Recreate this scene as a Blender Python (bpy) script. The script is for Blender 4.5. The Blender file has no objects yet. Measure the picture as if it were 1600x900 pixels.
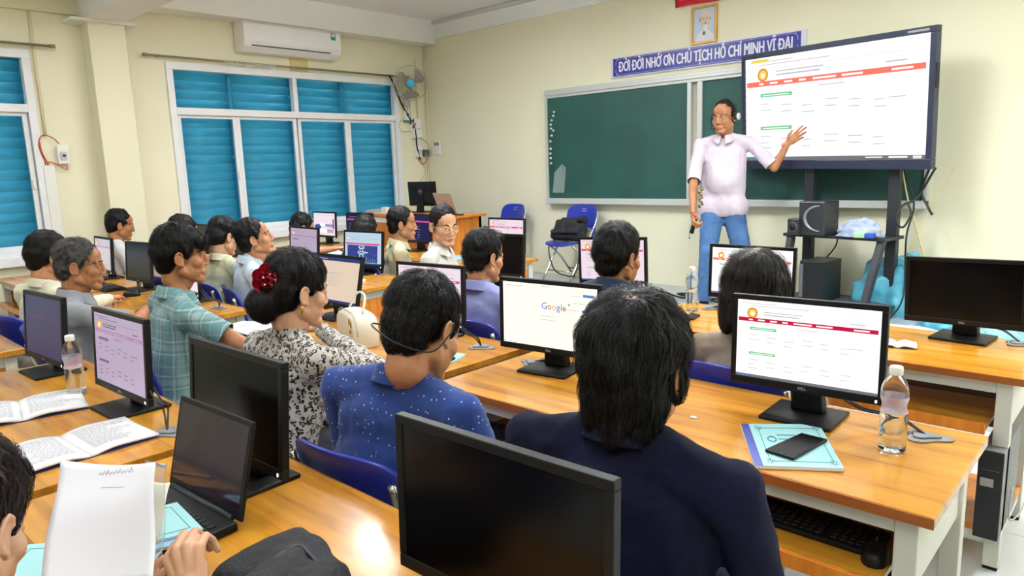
import bpy, bmesh, math, random
import numpy as np
from mathutils import Vector, Matrix, noise
from mathutils.bvhtree import BVHTree

C = bpy.context.scene.collection
PI = math.pi
rad = math.radians
random.seed(7)
RNG = np.random.default_rng(7)

# ------------------------------------------------------------------ camera
H = 1.53
FPX = 1110.4
_y, _p, _r = rad(42.97), rad(9.71), rad(-1.879)
F_ = np.array([-math.sin(_y)*math.cos(_p), math.cos(_y)*math.cos(_p), -math.sin(_p)])
R0 = np.array([math.cos(_y), math.sin(_y), 0.0])
U0 = np.cross(R0, F_)
R_ = R0*math.cos(_r) + U0*math.sin(_r)
U_ = -R0*math.sin(_r) + U0*math.cos(_r)
cam_d = bpy.data.cameras.new('camera')
cam_d.sensor_width = 36.0
cam_d.lens = FPX/1600*36.0
cam_d.clip_start = 0.02
cam = bpy.data.objects.new('camera', cam_d)
M = Matrix([[R_[0], U_[0], -F_[0], 0], [R_[1], U_[1], -F_[1], 0], [R_[2], U_[2], -F_[2], H], [0, 0, 0, 1]])
cam.matrix_world = M
C.objects.link(cam)
bpy.context.scene.camera = cam

# ------------------------------------------------------------------ world
sc = bpy.context.scene
sc.view_settings.view_transform = 'Standard'
sc.view_settings.look = 'None'
sc.view_settings.exposure = 0.0
sc.view_settings.gamma = 1.0
sc.view_settings.use_curve_mapping = False
w = bpy.data.worlds.new('world'); sc.world = w; w.use_nodes = True
bg = w.node_tree.nodes['Background']
bg.inputs[0].default_value = (0.86, 0.93, 1.0, 1)
bg.inputs[1].default_value = 3.4

# ------------------------------------------------------------------ lamps of the room (fluorescent fixtures on the ceiling)
LAMP_SPOTS = [(-4.7, 3.7), (-2.0, 3.9), (-5.3, 1.2), (-1.9, 1.2), (-3.6, -1.4), (0.8, 4.1), (0.6, -0.6)]
LAMP_POWERS = [64, 70, 17, 20, 28, 76, 26]
for (_x, _yy), LAMP_POWER in zip(LAMP_SPOTS, LAMP_POWERS):
    ld = bpy.data.lights.new('tube_light', 'AREA'); ld.shape = 'RECTANGLE'; ld.size = 0.3; ld.size_y = 1.2
    ld.energy = LAMP_POWER; ld.color = (0.94, 0.97, 1.0)
    lo = bpy.data.objects.new('tube_light', ld); lo.location = (_x, _yy, 3.05); C.objects.link(lo)
    l2 = ld.copy(); l2.energy = LAMP_POWER*1.7; lo = bpy.data.objects.new('tube_light_up', l2); lo.location = (_x, _yy, 3.10); lo.rotation_euler = (PI, 0, 0); C.objects.link(lo)

# ------------------------------------------------------------------ helpers: pixels of the 1600x900 frame to points
def ray(px, py):
    return (px-800)/FPX*R_ - (py-450)/FPX*U_ + F_
def onz(px, py, z):
    d = ray(px, py); t = (z-H)/d[2]; return Vector((d[0]*t, d[1]*t, z))
def ony(px, py, Y):
    d = ray(px, py); t = Y/d[1]; return Vector((d[0]*t, Y, H+d[2]*t))
def onx(px, py, X):
    d = ray(px, py); t = X/d[0]; return Vector((X, d[1]*t, H+d[2]*t))
def at(px, py, depth):
    d = ray(px, py)*depth; return Vector((d[0], d[1], H+d[2]))

# ------------------------------------------------------------------ materials
def lin(c):
    if isinstance(c, str):
        c = tuple(int(c[i:i+2], 16)/255 for i in (0, 2, 4))
    return tuple(((v/12.92) if v <= 0.04045 else ((v+0.055)/1.055)**2.4) for v in c)
_m = {}
def mat(name, col='808080', rough=0.5, metal=0.0, spec=0.5, vary=0.0, vscale=8.0, bump=0.0, bscale=40.0, coat=0.0, trans=0.0, ior=1.45, emit=None, estr=0.0, col2=None, sheen=0.0, alpha=1.0, stretch=None, sss=0.0):
    if name in _m: return _m[name]
    m = bpy.data.materials.new(name); m.use_nodes = True
    nt = m.node_tree; N = nt.nodes; L = nt.links
    b = N['Principled BSDF']
    c = lin(col)
    b.inputs['Base Color'].default_value = (*c, 1)
    b.inputs['Roughness'].default_value = rough
    b.inputs['Metallic'].default_value = metal
    b.inputs['Specular IOR Level'].default_value = spec
    b.inputs['Coat Weight'].default_value = coat
    b.inputs['Coat Roughness'].default_value = 0.12
    b.inputs['Transmission Weight'].default_value = trans
    b.inputs['IOR'].default_value = ior
    b.inputs['Alpha'].default_value = alpha
    b.inputs['Sheen Weight'].default_value = sheen
    if sss:
        b.inputs['Subsurface Weight'].default_value = sss
        b.inputs['Subsurface Radius'].default_value = (0.012, 0.005, 0.003)
        b.inputs['Subsurface Scale'].default_value = 1.0
    if emit:
        b.inputs['Emission Color'].default_value = (*lin(emit), 1)
        b.inputs['Emission Strength'].default_value = estr
    if vary or bump:
        tc = N.new('ShaderNodeTexCoord'); mp = N.new('ShaderNodeMapping')
        L.new(tc.outputs['Object'], mp.inputs[0])
        if stretch: mp.inputs['Scale'].default_value = stretch
    if vary or col2:
        if not vary: vary = 0.5
        n = N.new('ShaderNodeTexNoise'); n.inputs['Scale'].default_value = vscale; n.inputs['Detail'].default_value = 5
        L.new(mp.outputs[0], n.inputs[0])
        r = N.new('ShaderNodeValToRGB')
        r.color_ramp.elements[0].position = 0.35; r.color_ramp.elements[1].position = 0.65
        c2 = lin(col2) if col2 else tuple(v*(1-vary) for v in c)
        r.color_ramp.elements[0].color = (*c2, 1); r.color_ramp.elements[1].color = (*c, 1)
        L.new(n.outputs['Fac'], r.inputs[0]); L.new(r.outputs[0], b.inputs['Base Color'])
    if bump:
        n2 = N.new('ShaderNodeTexNoise'); n2.inputs['Scale'].default_value = bscale; n2.inputs['Detail'].default_value = 4
        L.new(mp.outputs[0], n2.inputs[0])
        bp = N.new('ShaderNodeBump'); bp.inputs['Strength'].default_value = bump; bp.inputs['Distance'].default_value = 0.01
        L.new(n2.outputs['Fac'], bp.inputs['Height']); L.new(bp.outputs[0], b.inputs['Normal'])
    _m[name] = m
    return m

def nodes(m):
    nt = m.node_tree; return nt.nodes, nt.links, nt.nodes['Principled BSDF']
def ramp(N, pts, interp='LINEAR'):
    r = N.new('ShaderNodeValToRGB'); r.color_ramp.interpolation = interp
    e = r.color_ramp.elements
    while len(e) > 1: e.remove(e[-1])
    e[0].position = pts[0][0]; e[0].color = (*pts[0][1], 1)
    for p, c in pts[1:]:
        q = e.new(p); q.color = (*c, 1)
    return r

def wood(name, c1, c2, c3, rough=0.26, axis='X'):
    m = mat(name, c1, rough=rough, coat=0.3)
    N, L, b = nodes(m)
    tc = N.new('ShaderNodeTexCoord'); mp = N.new('ShaderNodeMapping'); L.new(tc.outputs['Object'], mp.inputs[0])
    mp.inputs['Scale'].default_value = (1.2, 14, 14) if axis == 'X' else (14, 1.2, 14) if axis == 'Y' else (14, 14, 1.2)
    n = N.new('ShaderNodeTexNoise'); n.inputs['Scale'].default_value = 1.6; n.inputs['Detail'].default_value = 7; n.inputs['Roughness'].default_value = 0.62
    L.new(mp.outputs[0], n.inputs[0])
    r = ramp(N, [(0.30, lin(c3)), (0.46, lin(c2)), (0.62, lin(c1))])
    L.new(n.outputs['Fac'], r.inputs[0])
    # strips of a laminated board, each a slightly different tone
    br = N.new('ShaderNodeTexBrick')
    mp2 = N.new('ShaderNodeMapping'); L.new(tc.outputs['Object'], mp2.inputs[0])
    if axis == 'Y': mp2.inputs['Rotation'].default_value = (0, 0, PI/2)
    br.inputs['Scale'].default_value = 1.0; br.inputs['Brick Width'].default_value = 0.55; br.inputs['Row Height'].default_value = 0.055
    br.inputs['Mortar Size'].default_value = 0.0004; br.offset = 0.37
    br.inputs['Color1'].default_value = (0.86, 0.86, 0.86, 1); br.inputs['Color2'].default_value = (1.06, 1.04, 1.0, 1); br.inputs['Mortar'].default_value = (0.85, 0.8, 0.75, 1)
    L.new(mp2.outputs[0], br.inputs[0])
    mx = N.new('ShaderNodeMix'); mx.data_type = 'RGBA'; mx.blend_type = 'MULTIPLY'; mx.inputs[0].default_value = 0.8
    L.new(r.outputs[0], mx.inputs[6]); L.new(br.outputs[0], mx.inputs[7]); L.new(mx.outputs[2], b.inputs['Base Color'])
    return m

WALL = mat('cream_wall_paint', 'E9E6CB', rough=0.62, spec=0.3, vary=0.04, vscale=1.3, bump=0.06, bscale=60)
WHITEPAINT = mat('white_paint', 'EDEFEA', rough=0.6, vary=0.04, vscale=2, bump=0.03, bscale=50)
CEIL = mat('ceiling_paint', 'F0F0F0', rough=0.8)
WOODTOP = wood('desk_wood', 'D0952E', 'C48426', 'A26818')
WOODEDGE = wood('desk_edge_wood', 'A5601F', '96511A', '7E4416', rough=0.4)
WOODOR = wood('orange_wood_panel', 'DE8A2A', 'D07A20', 'B4621A', rough=0.45, axis='Z')
STEEL = mat('painted_white_steel', 'D6D6CC', rough=0.45, vary=0.06, vscale=6, bump=0.02)
BLACKP = mat('black_plastic', '0F1011', rough=0.45, spec=0.3, bump=0.05, bscale=220)
BLACKG = mat('black_screen_glass', '050506', rough=0.2, spec=0.25)
DARKM = mat('dark_grey_metal', '2B2F33', rough=0.45, metal=0.3)
ALU = mat('aluminium', 'C9CCCB', rough=0.38, metal=0.35, vary=0.05)
WINW = mat('white_window_frame', 'E9ECEF', rough=0.4, vary=0.05, vscale=9)
CHROME = mat('chrome_tube', 'C4C4C0', rough=0.22, metal=0.9)
BLUEP = mat('blue_chair_plastic', '232F96', rough=0.35, bump=0.03, bscale=150)
CABLE = mat('black_cable', '141414', rough=0.5)
GREYP = mat('grey_plastic', '7E7F80', rough=0.5)
PAPER = mat('white_paper', 'F0EFF2', rough=0.7)
INK = mat('grey_ink', 'AEAEB4', rough=0.8)
CYANP = mat('pale_blue_cover', 'A6DDE0', rough=0.5, vary=0.03)
NAVYP = mat('indigo_spine_tape', '3F4C9A', rough=0.5)
WHITEPL = mat('white_plastic', 'EEEEEA', rough=0.35)

# ------------------------------------------------------------------ object helpers
def link(o, parent=None):
    C.objects.link(o)
    if parent is not None: o.parent = parent
    return o
def tag(o, label=None, cat=None, group=None, kind=None):
    if label: o['label'] = label
    if cat: o['category'] = cat
    if group: o['group'] = group
    if kind: o['kind'] = kind
    return o
def empty(name, loc=(0, 0, 0), rz=0.0, label=None, cat=None, group=None, kind=None):
    o = bpy.data.objects.new(name, None); o.empty_display_size = 0.1
    o.location = loc; o.rotation_euler = (0, 0, rz); C.objects.link(o)
    return tag(o, label, cat, group, kind)
def copy_tree(o, parent=None, **kw):
    c = o.copy(); C.objects.link(c)
    if parent is not None: c.parent = parent
    for ch in list(o.children): copy_tree(ch, c)
    return c

class MB:
    """collects boxes, tubes, lathes; build() links them as one mesh object"""
    def __init__(s): s.v = []; s.f = []; s.mi = []; s.sm = []
    def add(s, vs, fs, mi=0, smooth=False, M=None):
        k = len(s.v)
        for p in vs:
            p = Vector(p)
            if M is not None: p = M @ p
            s.v.append(tuple(p))
        for f in fs:
            s.f.append(tuple(i+k for i in f)); s.mi.append(mi); s.sm.append(smooth)
        return s
    def box(s, x0, x1, y0, y1, z0, z1, mi=0, M=None):
        vs = [(x0, y0, z0), (x1, y0, z0), (x1, y1, z0), (x0, y1, z0), (x0, y0, z1), (x1, y0, z1), (x1, y1, z1), (x0, y1, z1)]
        return s.add(vs, [(0, 3, 2, 1), (4, 5, 6, 7), (0, 1, 5, 4), (1, 2, 6, 5), (2, 3, 7, 6), (3, 0, 4, 7)], mi, False, M)
    def tube(s, pts, r, n=8, mi=0, closed=False, M=None, flat=None):
        pts = [Vector(p) for p in pts]; m = len(pts); vs = []; fs = []
        up = Vector((0, 0, 1)); prev = None
        for i, p in enumerate(pts):
            a = pts[(i-1) % m] if (closed or i > 0) else p; b2 = pts[(i+1) % m] if (closed or i < m-1) else p
            t = (b2-a).normalized()
            if prev is None:
                ref = up if abs(t.dot(up)) < 0.95 else Vector((1, 0, 0))
                nrm = (ref - t*ref.dot(t)).normalized()
            else:
                nrm = (prev - t*prev.dot(t))
                nrm = nrm.normalized() if nrm.length > 1e-6 else Vector((1, 0, 0))
            prev = nrm; bi = t.cross(nrm)
            rr = r[i] if isinstance(r, (list, tuple)) else r
            for k in range(n):
                a_ = 2*PI*k/n
                vs.append(p + nrm*math.cos(a_)*rr*(flat or 1) + bi*math.sin(a_)*rr)
        mm = m if closed else m-1
        for i in range(mm):
            for k in range(n):
                j = (i+1) % m
                fs.append((i*n+k, i*n+(k+1) % n, j*n+(k+1) % n, j*n+k))
        if not closed:
            fs.append(tuple(range(n-1, -1, -1))); fs.append(tuple((m-1)*n+k for k in range(n)))
        return s.add(vs, fs, mi, True, M)
    def lathe(s, prof, n=20, mi=0, M=None, cap=True):
        vs = []; fs = []
        for r, z in prof:
            for k in range(n):
                a = 2*PI*k/n; vs.append((r*math.cos(a), r*math.sin(a), z))
        for i in range(len(prof)-1):
            for k in range(n):
                fs.append((i*n+k, i*n+(k+1) % n, (i+1)*n+(k+1) % n, (i+1)*n+k))
        if cap:
            fs.append(tuple(range(n-1, -1, -1))); fs.append(tuple((len(prof)-1)*n+k for k in range(n)))
        return s.add(vs, fs, mi, True, M)
    def prism(s, poly, z0, z1, mi=0, M=None):
        n = len(poly)
        vs = [(x, y, z0) for x, y in poly]+[(x, y, z1) for x, y in poly]
        fs = [tuple(range(n-1, -1, -1)), tuple(range(n, 2*n))]+[(i, (i+1) % n, n+(i+1) % n, n+i) for i in range(n)]
        return s.add(vs, fs, mi, False, M)
    def quad(s, a, b, c, d, mi=0, M=None):
        return s.add([a, b, c, d], [(0, 1, 2, 3)], mi, False, M)
    def build(s, name, mats, parent=None, bevel=0.0, seg=2, loc=None, rz=None, auto=True):
        me = bpy.data.meshes.new(name); me.from_pydata(s.v, [], s.f)
        for m in (mats if isinstance(mats, (list, tuple)) else [mats]): me.materials.append(m)
        me.polygons.foreach_set('material_index', s.mi); me.polygons.foreach_set('use_smooth', s.sm); me.update()
        o = bpy.data.objects.new(name, me); link(o, parent)
        if loc is not None: o.location = loc
        if rz is not None: o.rotation_euler = (0, 0, rz)
        if bevel:
            bv = o.modifiers.new('bevel', 'BEVEL'); bv.width = bevel; bv.segments = seg; bv.limit_method = 'ANGLE'; bv.angle_limit = rad(50)
        return o

def bezier(pts, n=10):
    """Catmull-Rom through the points"""
    pts = [Vector(p) for p in pts]; out = []
    P = [pts[0]*2-pts[1]]+pts+[pts[-1]*2-pts[-2]]
    for i in range(1, len(P)-2):
        for k in range(n):
            t = k/n
            a, b, c, d = P[i-1], P[i], P[i+1], P[i+2]
            out.append(0.5*((2*b)+(c-a)*t+(2*a-5*b+4*c-d)*t*t+(3*b-a-3*c+d)*t**3))
    out.append(pts[-1]); return out
def cable(name, pts, r, m, label=None, cat=None, parent=None, n=6, group=None, sub=8):
    o = MB().tube(bezier(pts, sub), r, n=n).build(name, m, parent)
    if label: tag(o, label, cat, group)
    return o
def text_arrays(s, size=1.0, extrude=0.0, offset=0.0, align='CENTER', sx=1.0):
    cu = bpy.data.curves.new('txt', 'FONT'); cu.body = s; cu.size = size; cu.extrude = extrude; cu.offset = offset
    cu.align_x = align; cu.align_y = 'CENTER'; cu.resolution_u = 3
    ob = bpy.data.objects.new('txt', cu); C.objects.link(ob)
    dg = bpy.context.evaluated_depsgraph_get(); dg.update()
    me = bpy.data.meshes.new_from_object(ob.evaluated_get(dg))
    vs = [(v.co.x*sx, v.co.y, v.co.z) for v in me.vertices]; fs = [tuple(p.vertices) for p in me.polygons]
    bpy.data.objects.remove(ob); bpy.data.curves.remove(cu); bpy.data.meshes.remove(me)
    return vs, fs

# ================================================================== THE ROOM
WX, WY = -7.37, 6.35          # left wall plane, front wall plane
RX, BY = 1.9, -3.0            # right wall and back wall (out of frame)
CZ = 3.38
PZ = 0.28                     # platform height
def struct(o): o['kind'] = 'structure'; return o

# floor, laid with tiles
fl = struct(MB().box(WX-0.2, RX+0.2, BY-0.2, WY+0.2, -0.2, -0.012).build('floor', mat('grout', '8E9090', rough=0.9)))
TILE = mat('floor_tile', 'C8CCCB', rough=0.18, vary=0.07, vscale=3, coat=0.2)
tb = MB().box(-0.2985, 0.2985, -0.2985, 0.2985, -0.012, 0.0)
first = None
for i in range(15):
    for j in range(11):
        x = WX+0.3+0.6*i; y = -1.2+0.6*j
        if x > RX or y > 4.7: continue
        if first is None:
            first = tb.build('floor_tile', TILE, fl, bevel=0.002, seg=1); first.location = (x, y, 0)
        else:
            o = first.copy(); C.objects.link(o); o.location = (x, y, 0)
# platform in front of the blackboard
PLY = 4.9
pl = struct(MB().box(WX, RX, PLY+0.012, WY, 0, PZ-0.01).build('floor_platform', mat('platform_concrete', 'A8ABAA', rough=0.8)))
PT = mat('platform_tile', 'AEB6BA', rough=0.25, vary=0.08, vscale=4)
tb = MB().box(-0.2485, 0.2485, -0.236, 0.236, -0.01, 0.0)
first = None
for i in range(18):
    for j in range(3):
        x = WX+0.26+0.5*i; y = PLY+0.245+0.48*j
        if x > RX-0.1: continue
        if first is None:
            first = tb.build('platform_tile', PT, pl, bevel=0.0015, seg=1); first.location = (x, y, PZ)
        else:
            o = first.copy(); C.objects.link(o); o.location = (x, y, PZ)
first = None
tb = MB().box(-0.2985, 0.2985, 0.0, 0.012, 0.002, PZ-0.012)
RT = mat('riser_tile', 'E2E4E2', rough=0.25, vary=0.03)
for i in range(15):
    x = WX+0.3+0.6*i
    if x > RX: continue
    if first is None:
        first = tb.build('riser_tile', RT, pl, bevel=0.0015, seg=1); first.location = (x, PLY, 0)
    else:
        o = first.copy(); C.objects.link(o); o.location = (x, PLY, 0)

# window openings in the left wall
W1 = (3.06, 5.86, 0.90, 2.62)
W0 = (-0.95, 1.86, 0.88, 2.62)
def wall_with_holes(name, holes, y0, y1, z0, z1, x0, x1, m):
    mb = MB(); ys = [y0]
    for h in sorted(holes): ys += [h[0], h[1]]
    ys.append(y1)
    for i in range(0, len(ys)-1):
        a, b = ys[i], ys[i+1]
        if i % 2 == 0: mb.box(x0, x1, a, b, z0, z1)
        else:
            h = sorted(holes)[i//2]
            mb.box(x0, x1, a, b, z0, h[2]); mb.box(x0, x1, a, b, h[3], z1)
    return struct(mb.build(name, m))
wall_with_holes('wall_left', [W0, W1], BY-0.2, WY+0.2, 0, CZ, WX-0.2, WX, WALL)
struct(MB().box(WX-0.2, RX+0.2, WY, WY+0.2, 0, CZ).build('wall_front', WALL))
struct(MB().box(RX, RX+0.2, BY-0.2, WY+0.2, 0, CZ).build('wall_right', WALL))
struct(MB().box(WX-0.2, RX+0.2, BY-0.2, BY, 0, CZ).build('wall_back', WALL))
struct(MB().box(WX-0.2, RX+0.2, BY-0.2, WY+0.2, CZ, CZ+0.15).build('ceiling', CEIL))
# column and ceiling beams
struct(MB().box(WX, WX+0.20, 2.32, 2.63, 0, CZ).build('wall_left_column', WALL, bevel=0.006))
struct(MB().box(WX, WX+0.26, 2.63, WY, 3.10, CZ).build('trim_1', WHITEPAINT))            # white beam over the window
struct(MB().box(WX, WX+0.05, BY, 2.32, 2.98, 3.06).build('trim_2', mat('beige_band', 'D9D6B4', rough=0.6)))
struct(MB().box(WX, RX, 2.30, 2.62, 2.93, CZ).build('trim_3', WHITEPAINT, bevel=0.004))   # beam across the room
struct(MB().box(WX+0.26, RX, WY-0.02, WY, 3.16, CZ).build('trim_4', WHITEPAINT))
struct(MB().box(WX+0.26, RX, WY-0.055, WY-0.02, CZ-0.045, CZ-0.005).build('trim_5', mat('cable_duct', 'C9CCC8', rough=0.5)))
struct(MB().box(WX, WX+0.25, 2.18, 2.72, 2.905, 2.93).build('trim_6', WHITEPAINT))

# windows: white aluminium frames, glass, blue louvres outside
GLASS = mat('window_glass', 'F4FAFF', rough=0.03, trans=1.0, ior=1.02, spec=0.6)
_N, _L, _b = nodes(GLASS)
LOUV = mat('blue_louvre', '4FA6C0', rough=0.4, vary=0.25, vscale=5, stretch=(1, 1, 8), bump=0.05)
_N, _L, _b = nodes(LOUV)
_b.inputs['Transmission Weight'].default_value = 0.0
tl = _N.new('ShaderNodeBsdfTranslucent'); tl.inputs[0].default_value = (*lin('72CCD8'), 1)
ms = _N.new('ShaderNodeMixShader'); ms.inputs[0].default_value = 0.36
_L.new(_b.outputs[0], ms.inputs[1]); _L.new(tl.outputs[0], ms.inputs[2]); _L.new(ms.outputs[0], _N['Material Output'].inputs[0])
def window(name, y0, y1, z0, z1, zt, casements, transoms):
    root = empty(name, (0, 0, 0), kind='structure')
    x = WX
    f = MB(); t = 0.055
    xo0, xo1 = x-0.06, x+0.025
    # outer frame
    f.box(xo0, xo1, y0-0.03, y1+0.03, z1-0.04, z1+0.03); f.box(xo0, xo1, y0-0.03, y0+0.035, z0, z1-0.04)
    f.box(xo0, xo1, y1-0.035, y1+0.03, z0, z1-0.04); f.box(xo0, xo1, y0+0.035, y1-0.035, zt-0.035, zt+0.035)
    f.box(xo0, xo1, y0+0.035, y1-0.035, z0, z0+0.05)
    for c in transoms: f.box(xo0, xo1-0.004, c-0.025, c+0.025, zt+0.035, z1-0.04)
    f.build('window_frame', WINW, root, bevel=0.004)
    MB().box(x-0.02, x+0.07, y0-0.05, y1+0.05, z0-0.07, z0).build('window_sill', WINW, root, bevel=0.004)
    # sliding sashes
    for a, b in casements:
        s = MB(); xs0, xs1 = x-0.045, x-0.012
        s.box(xs0, xs1, a, a+0.04, z0+0.05, zt-0.035); s.box(xs0, xs1, b-0.04, b, z0+0.05, zt-0.035)
        s.box(xs0, xs1, a+0.04, b-0.04, z0+0.05, z0+0.10); s.box(xs0, xs1, a+0.04, b-0.04, zt-0.065, zt-0.035)
        so = s.build('window_sash', WINW, root, bevel=0.003)
        MB().box(x-0.030, x-0.026, a+0.04, b-0.04, z0+0.10, zt-0.065).build('pane', GLASS, so)
        MB().box(x-0.012, x+0.008, b-0.032, b-0.012, (z0+zt)/2-0.05, (z0+zt)/2+0.03).build('latch', WHITEPL, so, bevel=0.003)
    tl_ = [y0+0.035]+transoms+[y1-0.035]
    for a, b in zip(tl_[:-1], tl_[1:]):
        MB().box(x-0.030, x-0.026, a, b, zt+0.035, z1-0.04).build('pane', GLASS, root)
    # louvre slats (each a part), tilted outwards
    def slat(a, b, zc, hh, ang):
        mb = MB()
        Mx = Matrix.Translation((x-0.13, 0, zc)) @ Matrix.Rotation(ang, 4, 'Y')
        n = 8
        for k in range(n):   # slightly curved blade cross-section
            u0 = -hh/2+hh*k/n; u1 = -hh/2+hh*(k+1)/n
            w0 = 0.010*math.cos(u0/hh*PI); w1 = 0.010*math.cos(u1/hh*PI)
            mb.add([(w0, a, u0), (w1, a, u1), (w1, b, u1), (w0, b, u0), (w0-0.003, a, u0), (w1-0.003, a, u1), (w1-0.003, b, u1), (w0-0.003, b, u0)],
                   [(3, 2, 1, 0), (4, 5, 6, 7), (0, 1, 5, 4), (2, 3, 7, 6)], 0, True, Mx)
        mb.build('louvre_slat', LOUV, root)
    cols = sorted(set([y0+0.01]+[0.5*(a+b) for a, b in zip([c[1] for c in casements[:-1]], [c[0] for c in casements[1:]])]+[y1-0.01]))
    for a, b in zip(cols[:-1], cols[1:]):
        z = z0+0.02; pitch = 0.093
        while z < zt+0.02:
            slat(a+0.012, b-0.012, z+pitch/2, pitch*1.16, rad(-18+random.uniform(-1.5, 1.5))); z += pitch
        while z < z1-0.01:
            slat(a+0.012, b-0.012, z+pitch/2, pitch*1.16, rad(-21+random.uniform(-3, 3))); z += pitch
    for c in cols:
        MB().box(x-0.17, x-0.10, c-0.02, c+0.02, z0, z1).build('louvre_post', mat('blue_louvre_post', '2C8FB4', rough=0.5), root)
    return root
window('window_1', *W1, 2.18, [(3.10, 3.72), (3.72, 4.43), (4.45, 5.12), (5.12, 5.82)], [4.43])
window('window_2', *W0, 2.16, [(-0.9, -0.22), (-0.22, 0.47), (0.47, 1.17), (1.17, 1.82)], [0.45])
# ================================================================== ON THE WALLS
# --- curtain rods
def rod(y0, y1, label):
    r = empty('curtain_rod', (WX+0.07, (y0+y1)/2, 2.69), label=label, cat='curtain rod', group='curtain rods over the windows')
    L_ = (y1-y0)/2
    MB().tube([(0, -L_, 0), (0, L_, 0)], 0.011, 10).build('pole', mat('tarnished_brass', '8E8A72', rough=0.4, metal=0.6), r)
    for s in (-1, 1):
        MB().tube([(0, s*(L_-0.01), 0), (0, s*(L_+0.03), 0)], 0.017, 10).build('end_cap', mat('tarnished_brass'), r)
        MB().tube([(-0.07, s*(L_-0.12), 0.0), (0, s*(L_-0.12), 0)], 0.008, 8).build('bracket', mat('tarnished_brass'), r)
    return r
rod(2.84, 6.02, 'long thin tarnished curtain rod above the wide blue window under the air conditioner')
rod(-1.0, 2.05, 'thin tarnished curtain rod above the window at the left edge')
# bundle of white hooks left on the rod
hk = MB()
for i in range(22):
    y = 3.62+i*0.026+random.uniform(-.006, .006)
    hk.tube([(WX+0.07, y, 2.70), (WX+0.085, y+0.004, 2.672), (WX+0.066, y+0.006, 2.655)], 0.004, 5)
tag(hk.build('curtain_hooks', WHITEPL), 'bunch of white plastic curtain hooks left on the long rod', 'curtain hooks', kind='stuff')

# --- air conditioner
ac = empty('air_conditioner', (WX, 4.355, 2.80), label='white wall-mounted split air conditioner above the wide window', cat='air conditioner')
mb = MB()
prof = [(0.0, 0.0), (0.13, 0.0), (0.20, 0.045), (0.225, 0.10), (0.225, 0.27), (0.20, 0.30), (0.0, 0.31)]
L2 = 0.585
n = len(prof)
vs = [(x, -L2, z) for x, z in prof]+[(x, L2, z) for x, z in prof]
mb.add(vs, [tuple(range(n)), tuple(range(2*n-1, n-1, -1))]+[(i, n+i, n+(i+1) % n, (i+1) % n) for i in range(n)])
mb.build('housing', mat('ac_white', 'F3F4F4', rough=0.3), ac, bevel=0.008)
MB().box(0.132, 0.19, -0.53, 0.50, -0.004, 0.0, M=Matrix.Translation((0.0, 0, 0.012)) @ Matrix.Rotation(rad(-32), 4, 'Y')).build('air_vane', mat('ac_vane', 'DDE0E0', rough=0.4), ac, bevel=0.003)
MB().box(0.188, 0.2235, -0.50, 0.44, 0.052, 0.060).build('vane_gap', mat('dark_gap', '3A3D40', rough=0.6), ac)
MB().box(0.2245, 0.2262, 0.455, 0.515, 0.20, 0.275).build('energy_label', mat('green_label', '2F8F6A', rough=0.5), ac)
MB().box(0.2262, 0.2266, 0.465, 0.505, 0.235, 0.268).build('label_patch', mat('label_white', 'E8F0E4', rough=0.5), ac)
MB().box(WX, WX+0.012, 4.40, 4.62, 2.66, 2.80).build('wall_stain_pipe_cover', mat('damp_beige', 'CDBE86', rough=0.8), None)
bpy.data.objects['wall_stain_pipe_cover'].name = 'patched_opening'
tag(bpy.data.objects['patched_opening'], 'tan patched strip on the wall just below the air conditioner', 'wall patch')

# --- wall fan
fan_c = onx(641, 130, -7.06)
fr = empty('wall_fan', fan_c, label='round wire-caged wall fan with grey blades and light blue hub beside the window', cat='fan')
dirv = (Vector((0, 0, H))-fan_c).normalized(); dirv = (dirv + Vector((0.0, 0.05, -0.05))).normalized()
q = dirv.to_track_quat('Z', 'Y').to_matrix().to_4x4()
cage = MB(); RR = 0.208
def circ(r, z, n=40): return [(r*math.cos(2*PI*k/n), r*math.sin(2*PI*k/n), z) for k in range(n)]
WIRE = mat('fan_wire', 'A9A698', rough=0.4, metal=0.4)
for r, z, t in [(RR, 0.0, 0.005), (RR*0.98, 0.02, 0.0025), (RR*0.3, 0.065, 0.003)]:
    cage.tube(circ(r, z), t, 5, closed=True, M=q)
for zs in (1, -1):
    for k in range(40):
        a = 2*PI*k/40
        cage.tube([(math.cos(a)*RR*u, math.sin(a)*RR*u, zs*(0.068*(1-u**2.4)+0.0)) for u in (0.28, 0.6, 0.85, 1.0)], 0.0011, 4, M=q)
cage.build('guard', WIRE, fr)
bl = MB()
for k in range(3):
    a0 = 2*PI*k/3+0.35
    vs = []; fs = []; nu, nv = 6, 8
    for i in range(nu):
        for j in range(nv):
            u = i/(nu-1); v = j/(nv-1)
            r = 0.04+0.145*u; wd = 0.32+0.62*math.sin(min(1, u*1.05)*PI*0.62)
            a = a0+(v-0.5)*wd*(1.25 if u < .9 else 1.0)+0.35*u
            vs.append((r*math.cos(a), r*math.sin(a), (v-0.5)*0.05))
    for i in range(nu-1):
        for j in range(nv-1): fs.append((i*nv+j, (i+1)*nv+j, (i+1)*nv+j+1, i*nv+j+1))
    MB().add(vs, fs, 0, True, q).build('blade', mat('fan_blade', '8B8378', rough=0.3, alpha=1), fr)
MB().lathe([(0.045, 0.03), (0.052, 0.05), (0.048, 0.072), (0.001, 0.078)], 24, M=q).build('hub', mat('fan_hub_blue', '46B4DC', rough=0.35), fr)
MB().lathe([(0.03, -0.20), (0.06, -0.18), (0.065, -0.09), (0.03, -0.07), (0.02, 0.03)], 20, M=q).build('motor_housing', mat('fan_motor', 'B9BDBB', rough=0.4), fr)
pb = q @ Vector((0, 0, -0.15))
MB().tube([pb, pb+Vector((-0.02, 0, -0.12)), Vector((WX+0.03, 6.02, 2.42))-fan_c], 0.016, 8).build('arm', mat('fan_motor'), fr)
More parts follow.
